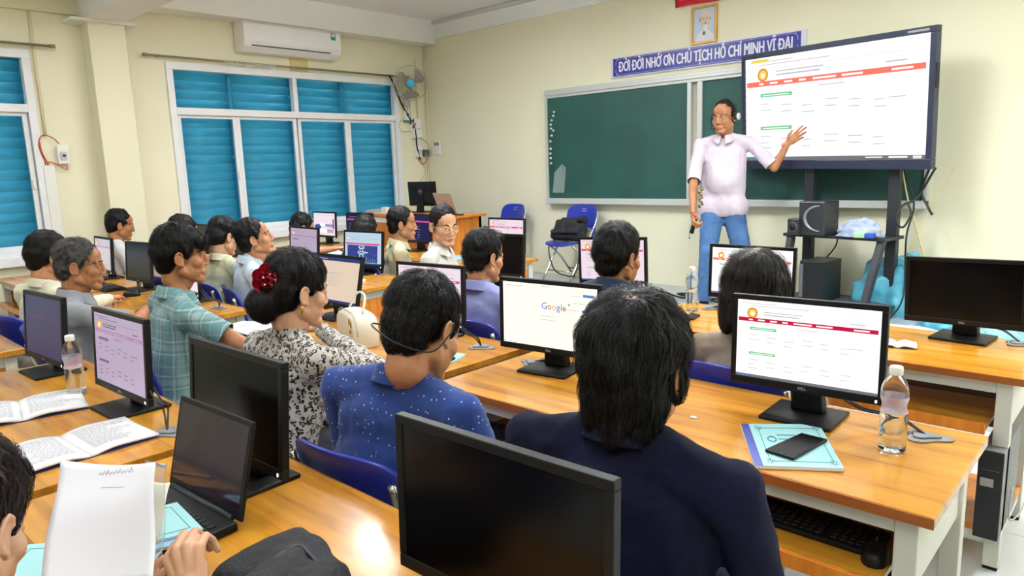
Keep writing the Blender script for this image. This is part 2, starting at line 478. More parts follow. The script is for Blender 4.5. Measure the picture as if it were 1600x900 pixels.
MB().box(WX+0.002, WX+0.05, 5.97, 6.06, 2.33, 2.50, M=Matrix.Translation(-fan_c)).build('wall_bracket', mat('fan_motor'), fr, bevel=0.006)
for dy in (0, 0.05): MB().tube([Vector((WX+0.055, 5.99+dy, 2.34))-fan_c, Vector((WX+0.06, 5.985+dy, 2.20))-fan_c], 0.0025, 5).build('pull_cord', CABLE, fr)

# --- switch boxes, trunking, cables
BOX = mat('box_white', 'E6E7E2', rough=0.4)
def wallbox(name, label, x, y, z, sy, sz, d=0.05, rot=0.0, extra=None, cat='switch box'):
    o = empty(name, (x, y, z), label=label, cat=cat); o.rotation_euler = (rot, 0, 0)
    MB().box(0, d, -sy/2, sy/2, -sz/2, sz/2).build('box', BOX, o, bevel=0.006)
    if extra: extra(o, d, sy, sz)
    return o
def br_extra(o, d, sy, sz):
    MB().box(d, d+0.012, -sy*.28, sy*.28, -sz*.28, sz*.18).build('breaker_window', mat('pale_grey_plastic', 'BFC4C4', rough=0.4), o, bevel=0.002)
    MB().box(d+0.012, d+0.028, -sy*.12, sy*.12, -sz*.1, sz*.02).build('breaker_lever', BLACKP, o, bevel=0.002)
wallbox('breaker_box', 'small white breaker box with a dark lever beside the left window', WX, 2.04, 1.76, 0.09, 0.16, extra=br_extra)
tag(MB().box(WX, WX+0.035, 1.875, 1.96, 0.3, 1.67).build('cable_trunking', BOX, bevel=0.003), 'vertical white cable trunking running down the wall beside the left window', 'trunking')
tag(MB().tube([(WX+0.012, 1.93, 3.0), (WX+0.012, 1.93, 1.93)], 0.012, 8).build('conduit_pipe', mat('cream_conduit', 'DCD6AC', rough=0.5)), 'cream conduit pipe coming down from the ceiling near the left window', 'conduit')
RW = mat('red_wire', 'B4472C', rough=0.5)
cable('red_wire', [(WX+0.02, 1.90, 1.68), (WX+0.03, 1.865, 1.84), (WX+0.03, 1.90, 1.93), (WX+0.05, 1.97, 1.91), (WX+0.03, 2.02, 1.86)], 0.005, RW, 'loop of red wire leading over to the breaker box', 'wire')
cable('red_wire', [(WX+0.03, 1.91, 1.67), (WX+0.03, 1.93, 1.70), (WX+0.05, 1.99, 1.67), (WX+0.05, 2.05, 1.63), (WX+0.03, 2.06, 1.68)], 0.005, RW, 'red wire hanging below the breaker box', 'wire')
cable('red_wire', [(WX+0.02, 1.92, 1.68), (WX+0.035, 1.88, 1.78), (WX+0.02, 1.875, 1.88)], 0.006, RW, 'short strand of red wire rising from the top of the white trunking', 'wire')

wallbox('fan_speed_switch', 'small white fan control with a teal bottom below the fan', WX, 5.995, 2.21, 0.07, 0.13, extra=lambda o, d, sy, sz: (MB().box(0, d+0.002, -sy/2-0.002, sy/2+0.002, -sz/2-0.012, -sz/2+0.012).build('teal_base', mat('teal_plastic', '2F8480', rough=0.4), o, bevel=0.002), MB().tube([(d, 0, 0.02), (d+0.015, 0, 0.02)], 0.014, 10).build('dial', BLACKP, o)))
wallbox('junction_box', 'large white junction box tilted on the wall under the fan', WX, 6.14, 2.055, 0.15, 0.24, d=0.06, rot=rad(8), extra=lambda o, d, sy, sz: MB().box(d, d+0.004, -sy/2+.02, sy/2-.02, -0.012, -0.004).build('lid_seam', GREYP, o))
wallbox('socket_box', 'white socket box with a plug below the junction box', WX, 6.17, 1.76, 0.085, 0.15, rot=rad(-4), extra=lambda o, d, sy, sz: MB().box(d, d+0.01, -.02, .02, -0.03, 0.03).build('socket_face', mat('pale_grey_plastic'), o, bevel=0.002))
wallbox('power_adapter', 'dark power adapter plugged in beside the white socket box', WX+0.02, 6.28, 1.745, 0.09, 0.08, d=0.05, extra=None, cat='power adapter')
for ch in bpy.data.objects['power_adapter'].children: ch.data.materials[0] = mat('dark_grey_plastic', '55565A', rough=0.5)
tag(MB().box(WX, WX+0.03, 6.155, 6.19, 1.84, 1.94).build('duct_stub', BOX, bevel=0.003), 'short white duct between the junction box and socket box', 'duct')
tag(MB().tube([(WX+0.012, 6.20, 2.93), (WX+0.012, 6.20, 2.17)], 0.011, 8).build('conduit_pipe', mat('cream_conduit')), 'cream conduit pipe rising behind the fan to the white beam', 'conduit')
tag(MB().tube([(WX+0.05, WY-0.015, 3.15), (WX+0.05, WY-0.015, 0.9)], 0.012, 8).build('conduit_pipe', mat('cream_conduit')), 'cream conduit pipe running down the room corner', 'conduit')
cable('power_cable', [(WX+0.08, 5.72, 2.69), (WX+0.06, 5.78, 2.62), (WX+0.04, 5.92, 2.36), (WX+0.05, 6.03, 2.18), (WX+0.05, 6.09, 2.10), (WX+0.06, 6.11, 1.98), (WX+0.05, 6.13, 1.80), (WX+0.04, 6.18, 1.66)], 0.010, CABLE, 'thick black cable slanting down from the rod past the fan', 'cable')
cable('power_cable', [(WX+0.03, 6.06, 2.19), (WX+0.06, 6.03, 2.11), (WX+0.07, 6.08, 2.17), (WX+0.06, 6.07, 2.06), (WX+0.07, 6.11, 2.12)], 0.008, mat('olive_cable', '4D4A38', rough=0.5), 'tangled dark cable loops beside the junction box', 'cable')
cable('thin_wire', [(WX+0.03, 6.05, 2.02), (WX+0.03, 5.90, 2.02), (WX+0.03, 5.88, 2.12), (WX+0.03, 5.97, 2.20)], 0.003, mat('tan_wire', '9A8C62', rough=0.5), 'thin tan wire looping left of the junction box', 'wire')
cable('thin_wire', [(WX+0.04, 6.22, 1.93), (WX+0.05, 6.32, 1.86), (WX+0.08, WY-0.01, 1.76), (WX+0.06, 6.33, 1.70), (WX+0.04, 6.28, 1.72)], 0.004, mat('tan_wire'), 'thin wire curling out towards the room corner', 'wire')
cable('thin_wire', [(WX+0.03, 6.2, 1.68), (WX+0.04, 6.26, 1.5), (WX+0.04, 6.17, 1.38), (WX+0.04, 6.22, 1.28), (WX+0.03, 6.30, 1.5), (WX+0.03, 6.28, 1.7)], 0.003, mat('tan_wire'), 'thin wires hanging in a long loop below the sockets', 'wire')
cable('red_wire', [(WX+0.04, 6.13, 1.72), (WX+0.04, 6.19, 1.62), (WX+0.05, 6.23, 1.60), (WX+0.04, 6.30, 1.67)], 0.006, RW, 'reddish wires bunched under the socket box', 'wire')
sp = empty('wall_switch', (-7.165, WY, 1.80), label='white wall plate with two dark switches right of the room corner', cat='wall switch')
MB().box(-0.055, 0.055, -0.02, 0, -0.085, 0.085).build('plate', BOX, sp, bevel=0.004)
for s in (-1, 1): MB().box(s*0.026-0.016, s*0.026+0.016, -0.026, -0.02, 0.03, 0.068).build('switch_button', mat('dark_grey_plastic'), sp, bevel=0.002)

# --- blackboard
bb = empty('blackboard', (-5.27, WY, 1.12), label='long green chalkboard in a silver frame on the front wall', cat='blackboard')
GREEN = mat('green_board', '1B4A42', rough=0.6, vary=0.25, vscale=2.2, col2='163F3A')
_N, _L, _b = nodes(GREEN)
def bx(name, x0, x1, y0, y1, z0, z1, m, bev=0.003): return MB().box(x0, x1, y0, y1, z0, z1).build(name, m, bb, bevel=bev)
bx('left_panel', 0.03, 1.80, -0.045, -0.03, 0.04, 1.14, GREEN)
bx('right_panel', 1.92, 3.83, -0.035, -0.02, 0.04, 1.16, GREEN)
FR = mat('board_frame', 'C4C8C6', rough=0.4, metal=0.25)
bx('frame_top', 0.0, 3.86, -0.06, 0, 1.14, 1.23, FR); bx('frame_rail', 0.0, 3.86, -0.075, -0.06, 1.17, 1.20, FR)
bx('frame_left', 0.0, 0.03, -0.06, 0, 0.0, 1.14, FR); bx('frame_right', 3.83, 3.86, -0.06, 0, 0.0, 1.14, FR)
bx('panel_stile', 1.78, 1.82, -0.07, -0.03, 0.04, 1.14, FR); bx('panel_stile', 1.88, 1.93, -0.06, -0.02, 0.04, 1.14, FR)
bx('chalk_tray', 0.03, 3.86, -0.11, 0, -0.02, 0.04, mat('tray_aluminium', 'C9CDCB', rough=0.4, metal=0.2))
MAG = mat('white_magnet', 'DCE3DE', rough=0.5)
for px, py in [(866, 175), (865, 181), (862.5, 188), (861, 195), (861.5, 201), (865, 204), (862.5, 212), (860.5, 221), (861, 232.5), (860.5, 240), (861, 247), (861.5, 255)]:
    p = ony(px, py, WY-0.046)
    tag(MB().tube([(p.x, WY-0.045, p.z), (p.x, WY-0.058, p.z)], 0.012, 8).build('board_magnet', MAG), 'small round white magnet along the left edge of the chalkboard', 'magnet', 'white magnets on the chalkboard')
ch = MB()
for i in range(14):
    x0 = 0.08+i*0.012; ch.add([(x0, -0.0465, 0.10), (x0+0.007, -0.0465, 0.10), (x0+0.04, -0.0465, 0.42-0.01*abs(i-9)), (x0+0.034, -0.0465, 0.42-0.01*abs(i-9))], [(0, 1, 2, 3)])
o = ch.build('chalk_smear', mat('chalk_dust', '9FB0AA', rough=1), bb)

# --- slogan sign
sg = empty('slogan_sign', (-3.40, WY, 2.495), label='long blue slogan sign with white Vietnamese lettering above the chalkboard', cat='sign')
MB().box(-1.0, 1.0, -0.02, 0, -0.102, 0.102).build('sign_border', mat('sign_white', 'DADBE4', rough=0.4), sg, bevel=0.003)
MB().box(-0.965, 0.955, -0.026, -0.02, -0.088, 0.088).build('sign_board', mat('sign_blue', '2C2C86', rough=0.35), sg)
fb = MB()
for z in (-0.078, 0.078): fb.box(-0.93, 0.92, -0.028, -0.026, z-0.0015, z+0.0015)
for s in (-1, 1):
    for k in range(7):
        a = k/6*PI/2
        for zz in (1, -1): fb.tube([(s*(0.90+0.03*math.sin(q)), -0.028, zz*(0.03+0.045*math.cos(q))) for q in (a, a+.2)], 0.004, 4)
fb.build('sign_ornament', mat('sign_ornament', 'B9BCDC', rough=0.5), sg)
SLOG = 'ĐỜI ĐỜI NHỚ ƠN CHỦ TỊCH HỒ CHÍ MINH VĨ ĐẠI'
# the crossed D and the horned O are drawn from their plain letter plus a stroke of their own
BASE = SLOG.translate(str.maketrans({'Đ': 'D', 'Ờ': 'O', 'Ớ': 'O', 'Ơ': 'O'}))
vs, fs = text_arrays(BASE, size=0.14, align='LEFT')
vs = list(vs); fs = list(fs)
def stroke(pts, r):
    n_ = len(vs)
    for (x0, y0), (x1, y1) in zip(pts[:-1], pts[1:]):
        n_ = len(vs); dx, dy = x1-x0, y1-y0; l_ = math.hypot(dx, dy); nx, ny = -dy/l_*r, dx/l_*r
        vs.extend([(x0+nx, y0+ny, 0), (x0-nx, y0-ny, 0), (x1-nx, y1-ny, 0), (x1+nx, y1+ny, 0)]); fs.append((n_, n_+1, n_+2, n_+3))
ybase = min(v[1] for v in text_arrays('H', size=0.14, align='LEFT')[0]); ytop = max(v[1] for v in text_arrays('H', size=0.14, align='LEFT')[0])
y_off = 0
for i_, c_ in enumerate(SLOG):
    if c_ in 'ĐỜỚƠ':
        xr = max(v[0] for v in text_arrays(BASE[:i_+1], size=0.14, align='LEFT')[0])
        wl = text_arrays(BASE[i_], size=0.14, align='LEFT')[0]; wd = max(v[0] for v in wl)-min(v[0] for v in wl)
        ym = (ybase+ytop)/2
        if c_ == 'Đ': stroke([(xr-wd-.016, ym), (xr-wd+.034, ym)], .006)
        else:
            stroke([(xr-.020, ytop-.008), (xr+.004, ytop-.002), (xr+.012, ytop+.014)], .005)
            if c_ == 'Ờ': stroke([(xr-wd*.70, ytop+.032), (xr-wd*.36, ytop+.012)], .0055)
            if c_ == 'Ớ': stroke([(xr-wd*.60, ytop+.012), (xr-wd*.26, ytop+.032)], .0055)
xs = [v[0] for v in vs]; kx = 1.78/(max(xs)-min(xs)); cx = (max(xs)+min(xs))/2
lt = MB()
for q_, (dx_, dy_) in enumerate(((0, 0), (.0035, 0), (-.0035, 0), (.0018, .0022), (-.0018, -.0022), (.0018, -.0022), (-.0018, .0022))):   # several overlaid strokes make the letters bold
    lt.add([((x-cx)*kx+dx_, y-0.004+dy_, z+.00015*q_) for x, y, z in vs], fs, 0, False, Matrix.Translation((-0.005, -0.0285, 0)) @ Matrix.Rotation(PI/2, 4, 'X'))
lt.build('lettering', mat('sign_letter', 'E6E7F0', rough=0.5), sg)

# --- framed portrait (plain elderly bearded man) and red banner
pf = empty('framed_portrait', (-3.352, WY, 2.77), label='small gold-framed portrait of a bald bearded man above the slogan', cat='picture')
GOLD = mat('gold_frame', 'BE8C34', rough=0.4, metal=0.2)
g = MB(); wq, hq = 0.13, 0.17
g.box(-wq, wq, -0.025, 0, hq-0.02, hq); g.box(-wq, wq, -0.025, 0, -hq, -hq+0.02); g.box(-wq, -wq+0.02, -0.025, 0, -hq+0.02, hq-0.02); g.box(wq-0.02, wq, -0.025, 0, -hq+0.02, hq-0.02)
g.build('frame', GOLD, pf, bevel=0.003)
MB().box(-wq+0.02, wq-0.02, -0.012, 0, -hq+0.02, hq-0.02).build('picture', mat('portrait_sky', 'B9CCDC', rough=0.5), pf)
def disc(mb, cx, cz, rx, rz, y, mi, n=20, t0=0, t1=2*PI): mb.add([(cx, y, cz)]+[(cx+rx*math.cos(t0+(t1-t0)*k/n), y, cz+rz*math.sin(t0+(t1-t0)*k/n)) for k in range(n+1)], [(0, k+1, k+2) for k in range(n)], mi)
pt = MB()
pt.add([(-0.085, -0.0125, -0.149), (0.10, -0.0125, -0.149), (0.10, -0.0125, -0.10), (0.05, -0.0125, -0.05), (-0.02, -0.0125, -0.045), (-0.07, -0.0125, -0.085)], [(0, 1, 2, 3, 4, 5)], 0)
disc(pt, 0.012, 0.045, 0.050, 0.072, -0.0128, 1); disc(pt, 0.010, 0.085, 0.047, 0.045, -0.0129, 1)
disc(pt, -0.040, 0.05, 0.010, 0.02, -0.0130, 3); disc(pt, 0.062, 0.05, 0.008, 0.02, -0.0130, 3)
disc(pt, 0.016, -0.025, 0.022, 0.038, -0.0131, 2); disc(pt, 0.014, 0.012, 0.026, 0.006, -0.0132, 3)
for s in (-1, 1): disc(pt, 0.012+s*0.020, 0.052, 0.010, 0.005, -0.0133, 4); disc(pt, 0.012+s*0.020, 0.066, 0.013, 0.003, -0.0133, 3)
disc(pt, 0.013, 0.030, 0.007, 0.014, -0.0132, 3); disc(pt, 0.0, -0.075, 0.016, 0.02, -0.0132, 4); disc(pt, 0.014, 0.004, 0.013, 0.003, -0.0134, 5)
pt.build('print', [mat('por_white', 'DDE1E4'), mat('por_skin', 'D8BFAE'), mat('por_beard', 'E2E2E0'), mat('por_shade', 'B4998A'), mat('por_dark', '5E6A66'), mat('por_lip', 'A8706A')], pf)
bn = empty('red_banner', (-2.3, WY, 2.965), label='red cloth banner hanging at the top edge above the portrait', cat='banner')
vs = []; fs = []
for i in range(61):
    x = -1.35+2.7*i/60
    for j in range(5): vs.append((x, -0.02-0.006*math.sin(i*0.9+j)-0.004*math.sin(i*.37), 0.4*j/4+0.004*math.sin(i*.5)*(j == 0)))
for i in range(60):
    for j in range(4): fs.append((i*5+j, (i+1)*5+j, (i+1)*5+j+1, i*5+j+1))
o = MB().add(vs, fs, 0, True).build('cloth', mat('red_cloth', 'C01F30', rough=0.8), bn); sd = o.modifiers.new('s', 'SOLIDIFY'); sd.thickness = 0.004

# ================================================================== DESKS
DTOP = 0.75
def desk(name, label, x0, x1, y0, y1, zb=0.0, zt=DTOP, orange_side=False, tray=True, group='long student desks', shelf=True):
    W, D, Hh = x1-x0, y1-y0, zt-zb
    r = empty(name, (x0, y0, zb), label=label, cat='desk', group=group)
    MB().box(0, W, 0, D, Hh-0.028, Hh, 0).build('tabletop', WOODTOP, r, bevel=0.003)
    e = MB(); e.box(0.0, W, -0.004, 0, Hh-0.027, Hh-0.002); e.box(0, W, D, D+0.004, Hh-0.027, Hh-0.002)
    e.build('edge_strip', WOODEDGE, r)
    lg = 0.05
    for lx in (0.035, W-0.035-lg):
        for ly in (0.03, D-0.03-lg):
            MB().box(lx, lx+lg, ly, ly+lg, 0.012, Hh-0.028).build('leg', STEEL, r, bevel=0.003)
            MB().box(lx+.002, lx+lg-.002, ly+.002, ly+lg-.002, 0, 0.014).build('foot_cap', BLACKP, r)
    MB().box(0.035+lg, W-0.035-lg, 0.035, 0.06, Hh-0.075, Hh-0.028).build('apron', STEEL, r)
    MB().box(0.035+lg, W-0.035-lg, D-0.06, D-0.035, Hh-0.16, Hh-0.028).build('apron', STEEL, r)
    for lx in (0.035, W-0.035-lg):
        MB().box(lx+0.01, lx+lg-0.01, 0.08, D-0.08, Hh-(0.085 if orange_side else 0.22), Hh-0.028).build('side_rail', STEEL, r)
        MB().box(lx+0.01, lx+lg-0.01, 0.08, D-0.08, 0.09, 0.13).build('side_rail', STEEL, r)
        if orange_side:
            MB().box(lx+0.015, lx+lg-0.018, 0.08, D-0.08, 0.13, Hh-0.085).build('side_panel', WOODOR, r)
    if tray:
        MB().box(0.10, W-0.10, -0.02, 0.34, Hh-0.205, Hh-0.187).build('keyboard_tray', WOODTOP, r, bevel=0.002)
        MB().box(0.10, W-0.10, -0.036, -0.02, Hh-0.215, Hh-0.175).build('tray_lip', WOODOR, r, bevel=0.002)
        MB().box(0.10, W-0.10, D-0.10, D-0.08, Hh-0.36, Hh-0.16).build('back_panel', mat('dark_brown_board', '4A2E1C', rough=0.5), r)
    if shelf:
        for sx in (0.04, W-0.34):
            MB().box(sx, sx+0.30, 0.05, D-0.05, 0.13, 0.15).build('bottom_shelf', WOODOR, r, bevel=0.002)
            MB().box(sx, sx+0.30, 0.05, 0.07, 0.09, 0.13).build('shelf_rail', STEEL, r)
            MB().box(sx, sx+0.30, D-0.07, D-0.05, 0.09, 0.13).build('shelf_rail', STEEL, r)
    return r
A = (-1.945, -0.315); B_ = (-3.54, -2.02); C_ = (-5.49, -3.935); D_ = (-7.12, -5.57)
desk('student_desk', 'wooden desk in the right foreground holding the big dark monitor seen from close by', A[0]-0.08, -0.42, 0.33, 0.94)
desk('student_desk', 'wooden desk on the right carrying the blue notebook, phone and water bottle', A[0], A[1], 1.655, 2.255)
desk('student_desk', 'wooden desk at the right edge under the dark switched-off monitor', A[0], A[1], 2.915, 3.52)
desk('student_desk', 'wooden desk at the left front with open white books and a water bottle', B_[0], B_[1]-0.06, 0.33, 0.94)
desk('student_desk', 'wooden desk in front of the leopard-print woman with the white handbag on it', B_[0], B_[1], 1.66, 2.26)
desk('student_desk', 'wooden desk in front of the man in the lilac shirt', B_[0], B_[1], 2.92, 3.52)
desk('student_desk', 'wooden desk corner at the left edge behind the leftmost front monitor', C_[0], C_[1]-0.03, 0.22, 0.83, orange_side=True)
desk('student_desk', 'wooden desk end with orange side right of the plaid-shirt man', C_[0], C_[1], 1.36, 1.965, orange_side=True)
desk('student_desk', 'wooden desk with white apron and orange side carrying the screen with the dark blue poster', C_[0], C_[1], 2.66, 3.29, orange_side=True)
desk('student_desk', 'wooden desk in front of the man with glasses near the front of the room', C_[0], C_[1], 3.93, 4.56, orange_side=True)
desk('student_desk', 'wooden desk by the left wall holding the monitor in front of the man in sportswear', D_[0], D_[1], 1.36, 2.08, orange_side=True)
desk('student_desk', 'wooden desk by the left wall below the wide window, before the sportswear man', D_[0], D_[1], 2.66, 3.30, orange_side=True)
desk('student_desk', 'wooden desk by the wide window in front of the man holding a bottle', D_[0], D_[1], 3.90, 4.56, orange_side=True)

# teacher's desk on the platform
td = empty('teacher_desk', (-7.22, 5.02, PZ), label='teacher desk with orange wooden front standing on the platform in the corner', cat='desk')
MB().box(0, 1.66, -0.02, 0.58, 0.722, 0.75).build('tabletop', WOODOR, td, bevel=0.003)
MB().box(0.03, 1.60, 0.0, 0.025, 0.03, 0.66).build('front_panel', WOODOR, td)
MB().box(0.03, 1.60, -0.004, 0.03, 0.66, 0.722).build('apron', WHITEPL, td)
MB().box(1.575, 1.60, 0.025, 0.55, 0.03, 0.722).build('side_panel', WOODOR, td)
MB().box(0.03, 0.055, 0.025, 0.55, 0.03, 0.722).build('side_panel', WOODOR, td)
for lx in (0.03, 1.555):
    for ly in (0.0, 0.51): MB().box(lx, lx+0.045, ly, ly+0.045, 0, 0.722).build('leg', STEEL, td)

# ================================================================== BLUE FOLDING CHAIRS
def make_chair():
    r = empty('folding_chair', (0, 0, 0))
    # seat: rounded plate, slightly dished (z 0.43)
    def shell(name, fn, nu, nv, th, parent):
        vs = [fn(i/(nu-1)*2-1, j/(nv-1)*2-1) for i in range(nu) for j in range(nv)]
        fs = [(i*nv+j, (i+1)*nv+j, (i+1)*nv+j+1, i*nv+j+1) for i in range(nu-1) for j in range(nv-1)]
        o = MB().add(vs, fs, 0, True).build(name, BLUEP, parent)
        s = o.modifiers.new('s', 'SOLIDIFY'); s.thickness = th; s.offset = 0
        b = o.modifiers.new('b', 'BEVEL'); b.width = 0.004; b.segments = 2; b.limit_method = 'ANGLE'
        return o
    def sq(u, v, p=5.0):
        k = max(abs(u), abs(v))
        if k < 1e-6: return 0, 0
        n = (abs(u)**p+abs(v)**p)**(1/p); return u*k/n, v*k/n
    def seat(u, v):
        x, y = sq(u, v); return (x*0.205, y*0.20+0.0, 0.425+0.018*(x*x)+0.012*(y > 0)*y*y*-1-0.006)
    def back(u, v):
        x, z = sq(u, v, 4.0)
        return (x*0.22, -0.235-0.035*z+0.045*x*x-0.0, 0.70+z*0.115-0.018*(1-z)*x*x)
    shell('seat', seat, 13, 11, 0.018, r)
    bk = shell('backrest', back, 15, 11, 0.014, r)
    for dz in (0.745, 0.768):
        MB().box(-0.05, 0.05, -0.2345-0.035*(dz-.7)/.115, -0.2275-0.035*(dz-.7)/.115, dz-0.006, dz+0.006).build('slot', mat('chair_slot', 'C9CCE0', rough=0.5), bk)
    for s in (-1, 1):
        MB().tube(bezier([(s*0.20, -0.245, 0.76), (s*0.205, -0.20, 0.62), (s*0.205, -0.02, 0.36), (s*0.205, 0.20, 0.02)], 5), 0.0115, 10).build('leg', CHROME, r)
        MB().tube([(s*0.185, 0.12, 0.405), (s*0.187, -0.06, 0.26), (s*0.187, -0.25, 0.02)], 0.0115, 10).build('leg', CHROME, r)
        MB().box(s*0.205-0.008, s*0.205+0.008, -0.20, -0.15, 0.46, 0.58, M=Matrix.Translation((0, 0, 0))).build('hinge_cover', BLUEP, r, bevel=0.004)
        for yy in (0.20, -0.25): MB().tube([(s*(0.205 if yy > 0 else 0.187), yy, 0.0), (s*(0.205 if yy > 0 else 0.187), yy, 0.03)], 0.014, 8).build('foot_cap', mat('grey_rubber', '6C6C6C', rough=0.7), r)
    MB().tube([(-0.187, -0.17, 0.12), (0.187, -0.17, 0.12)], 0.008, 8).build('crossbar', CHROME, r)
    MB().tube([(-0.205, 0.13, 0.13), (0.205, 0.13, 0.13)], 0.008, 8).build('crossbar', CHROME, r)
    return r
chair0 = make_chair(); _used = [False]
def chair(x, y, z, rz, label, group='blue folding chairs'):
    o = chair0 if not _used[0] else copy_tree(chair0)
    _used[0] = True
    o.location = (x, y, z); o.rotation_euler = (0, 0, rz)
    return tag(o, label, 'chair', group)
chair(-4.72, 5.98, PZ, rad(172), 'empty blue folding chair against the front wall with a black bag on its seat')
chair(-5.72, 5.95, PZ, rad(168), 'empty blue folding chair beside the teacher desk, nothing on it')

# ================================================================== MONITORS AND SCREENS
def em(name, col, s):
    return mat(name, '000000', rough=0.3, spec=0.2, emit=col, estr=s)
PAL = {
 'white': em('screen_white', 'FFFDFC', 1.15), 'pinkwhite': em('screen_pinkwhite', 'F6E3EE', 0.98), 'lilac': em('screen_lilac', 'CDB9D6', 0.78),
 'cream': em('screen_cream', 'F0D9C2', 0.92), 'warm': em('screen_warm', 'FDFBEC', 1.1), 'red': em('screen_red', 'D21A46', 0.95), 'hot': em('screen_hotpink', 'E0558F', 0.95),
 'salmon': em('screen_salmon', 'FF7A66', 1.05), 'orange': em('screen_orange', 'F5922F', 1.0), 'green': em('screen_green', '7FD49A', 1.0), 'text': em('screen_text', 'B7B2BA', 0.8),
 'blue': em('screen_blue', '3F8FD2', 1.0), 'task': em('screen_taskbar', '35427E', 0.8), 'darkblue': em('screen_darkblue', '24246A', 0.5), 'rocket': em('screen_poster_blue', '3A4AA0', 0.8),
 'lightblue': em('screen_lightblue', 'C9E0F2', 0.9), 'yellow': em('screen_yellow', 'F6DC62', 1.0), 'magenta': em('screen_magenta', 'A43A72', 0.8), 'dusk': em('screen_dusk', '4A4F8C', 0.42),
 'dusk2': em('screen_dusk2', '5A4A80', 0.5), 'bar': em('screen_lilac_bar', 'C58FC8', 0.8), 'tasklight': em('screen_greybar', '8C8C94', 0.7), 'gb': em('gl_blue', '4285F4', 0.8), 'gr': em('gl_red', 'EA4335', 0.8), 'gy': em('gl_yellow', 'FBBC05', 0.8), 'gg': em('gl_green', '34A853', 0.8),
 'ink': em('screen_ink', '6A5C7C', 0.5), 'page2': em('screen_page_grey', 'DCD4DA', 0.85),
}
def scr(mb, W, Hh, items, y, keys):
    """items: (u0,v0,u1,v1,key) fractions measured from the lower left; later items sit a hair in front"""
    lay = 0
    for it in items:
        lay += 1
        if len(it) == 5:
            u0, v0, u1, v1, k = it
            mb.add([((u0-.5)*W, y-0.0001*lay, v0*Hh), ((u1-.5)*W, y-0.0001*lay, v0*Hh), ((u1-.5)*W, y-0.0001*lay, v1*Hh), ((u0-.5)*W, y-0.0001*lay, v1*Hh)], [(0, 1, 2, 3)], keys.index(k))
        elif it[0] == 'disc':
            _, u, v, r, k = it[:5] if len(it) == 5 else (it[0], it[1], it[2], it[3], it[4])
            n = 20
            mb.add([((u-.5)*W, y-0.0001*lay, v*Hh)]+[((u-.5)*W+r*math.cos(2*PI*q/n), y-0.0001*lay, v*Hh+r*math.sin(2*PI*q/n)) for q in range(n)], [(0, 1+q, 1+(q+1) % n) for q in range(n)], keys.index(k))
def D(u, v, r, k): return ('disc', u, v, r, k, 0)
def site(page, bar, btn, seed=1, task='tasklight', logo=True, textk='text'):
    rn = random.Random(seed)
    it = [(0, 0, 1, 1, page), (0, 0, 1, 0.035, task)]
    for u in (0.02, 0.05, 0.08): it.append((u, 0.008, u+0.018, 0.028, 'blue'))
    it += [(0.03, 0.955, 0.3, 0.963, textk), (0.10, 0.925, 0.52, 0.933, textk), (0.005, 0.89, 0.9, 0.893, textk)]
    if logo: it += [D(0.115, 0.835, 0.017, 'orange'), D(0.115, 0.835, 0.012, 'yellow'), D(0.115, 0.828, 0.006, 'white')]
    it += [(0.20, 0.85, 0.48, 0.862, textk), (0.20, 0.815, 0.46, 0.83, textk), (0.80, 0.81, 0.9, 0.822, textk)]
    it += [(0.01, 0.725, 0.985, 0.775, bar)]
    for u, w_ in ((0.09, .03), (0.16, .05), (0.25, .05), (0.34, .04), (0.42, .13), (0.58, .11), (0.83, .10)): it.append((u, 0.741, u+w_, 0.758, page))
    for v in (0.62, 0.30):
        it += [(0.10, v, 0.30, v+0.035, btn), (0.115, v+0.012, 0.28, v+0.02, page)]
        for k in range(6):
            u = 0.1+0.13*k
            for q in range(2):
                it.append((u, v-0.07-0.06*q-0.02*(k % 3), u+0.05+0.03*rn.random(), v-0.062-0.06*q-0.02*(k % 3), textk))
    it += [(0.45, 0.68, 0.6, 0.688, textk), (0.82, 0.52, 0.9, 0.528, textk), (0.1, 0.12, 0.17, 0.13, textk)]
    return it
def doc(page, head, task):
    it = [(0, 0, 1, 1, page), (0, 0, 1, 0.05, task), (0, 0.92, 1, 1, head), (0.1, 0.955, 0.3, 0.965, page), (0.3, 0.65, 0.70, 0.658, 'text')]
    for k in range(6): it.append((0.35, 0.60-0.045*k, 0.62-0.03*(k % 3), 0.606-0.045*k, 'text'))
    return it
def dark_site(): return [(0, 0, 1, 1, 'darkblue'), (0, 0.74, 1, 0.80, 'hot')]+[(0.1+0.22*(k % 3), 0.12+0.11*(k//3), 0.18+0.22*(k % 3)+0.03*(k % 2), 0.135+0.11*(k//3), 'lilac') for k in range(15)]+[(0.1, 0.88, 0.4, 0.89, 'lilac'), (0.1, 0.04, 0.5, 0.06, 'lilac')]
def google():
    return [(0, 0, 1, 1, 'warm'), (0.04, 0.94, 0.22, 0.948, 'text'), (0.42, 0.965, 0.52, 0.972, 'text'), (0.04, 0.90, 0.08, 0.907, 'text'), (0.86, 0.86, 0.97, 0.90, 'blue'), (0.85, 0.62, 0.97, 0.66, 'blue'), (0.74, 0.86, 0.84, 0.866, 'text'), (0.76, 0.75, 0.9, 0.756, 'text'), (0.62, 0.64, 0.83, 0.646, 'text'), D(0.72, 0.72, 0.005, 'green'), (0.42, 0.50, 0.58, 0.506, 'text'), (0.40, 0.44, 0.60, 0.446, 'text'), (0.01, 0.02, 0.03, 0.03, 'gb'), (0.07, 0.02, 0.09, 0.03, 'text'), (0.13, 0.02, 0.15, 0.03, 'gr')]
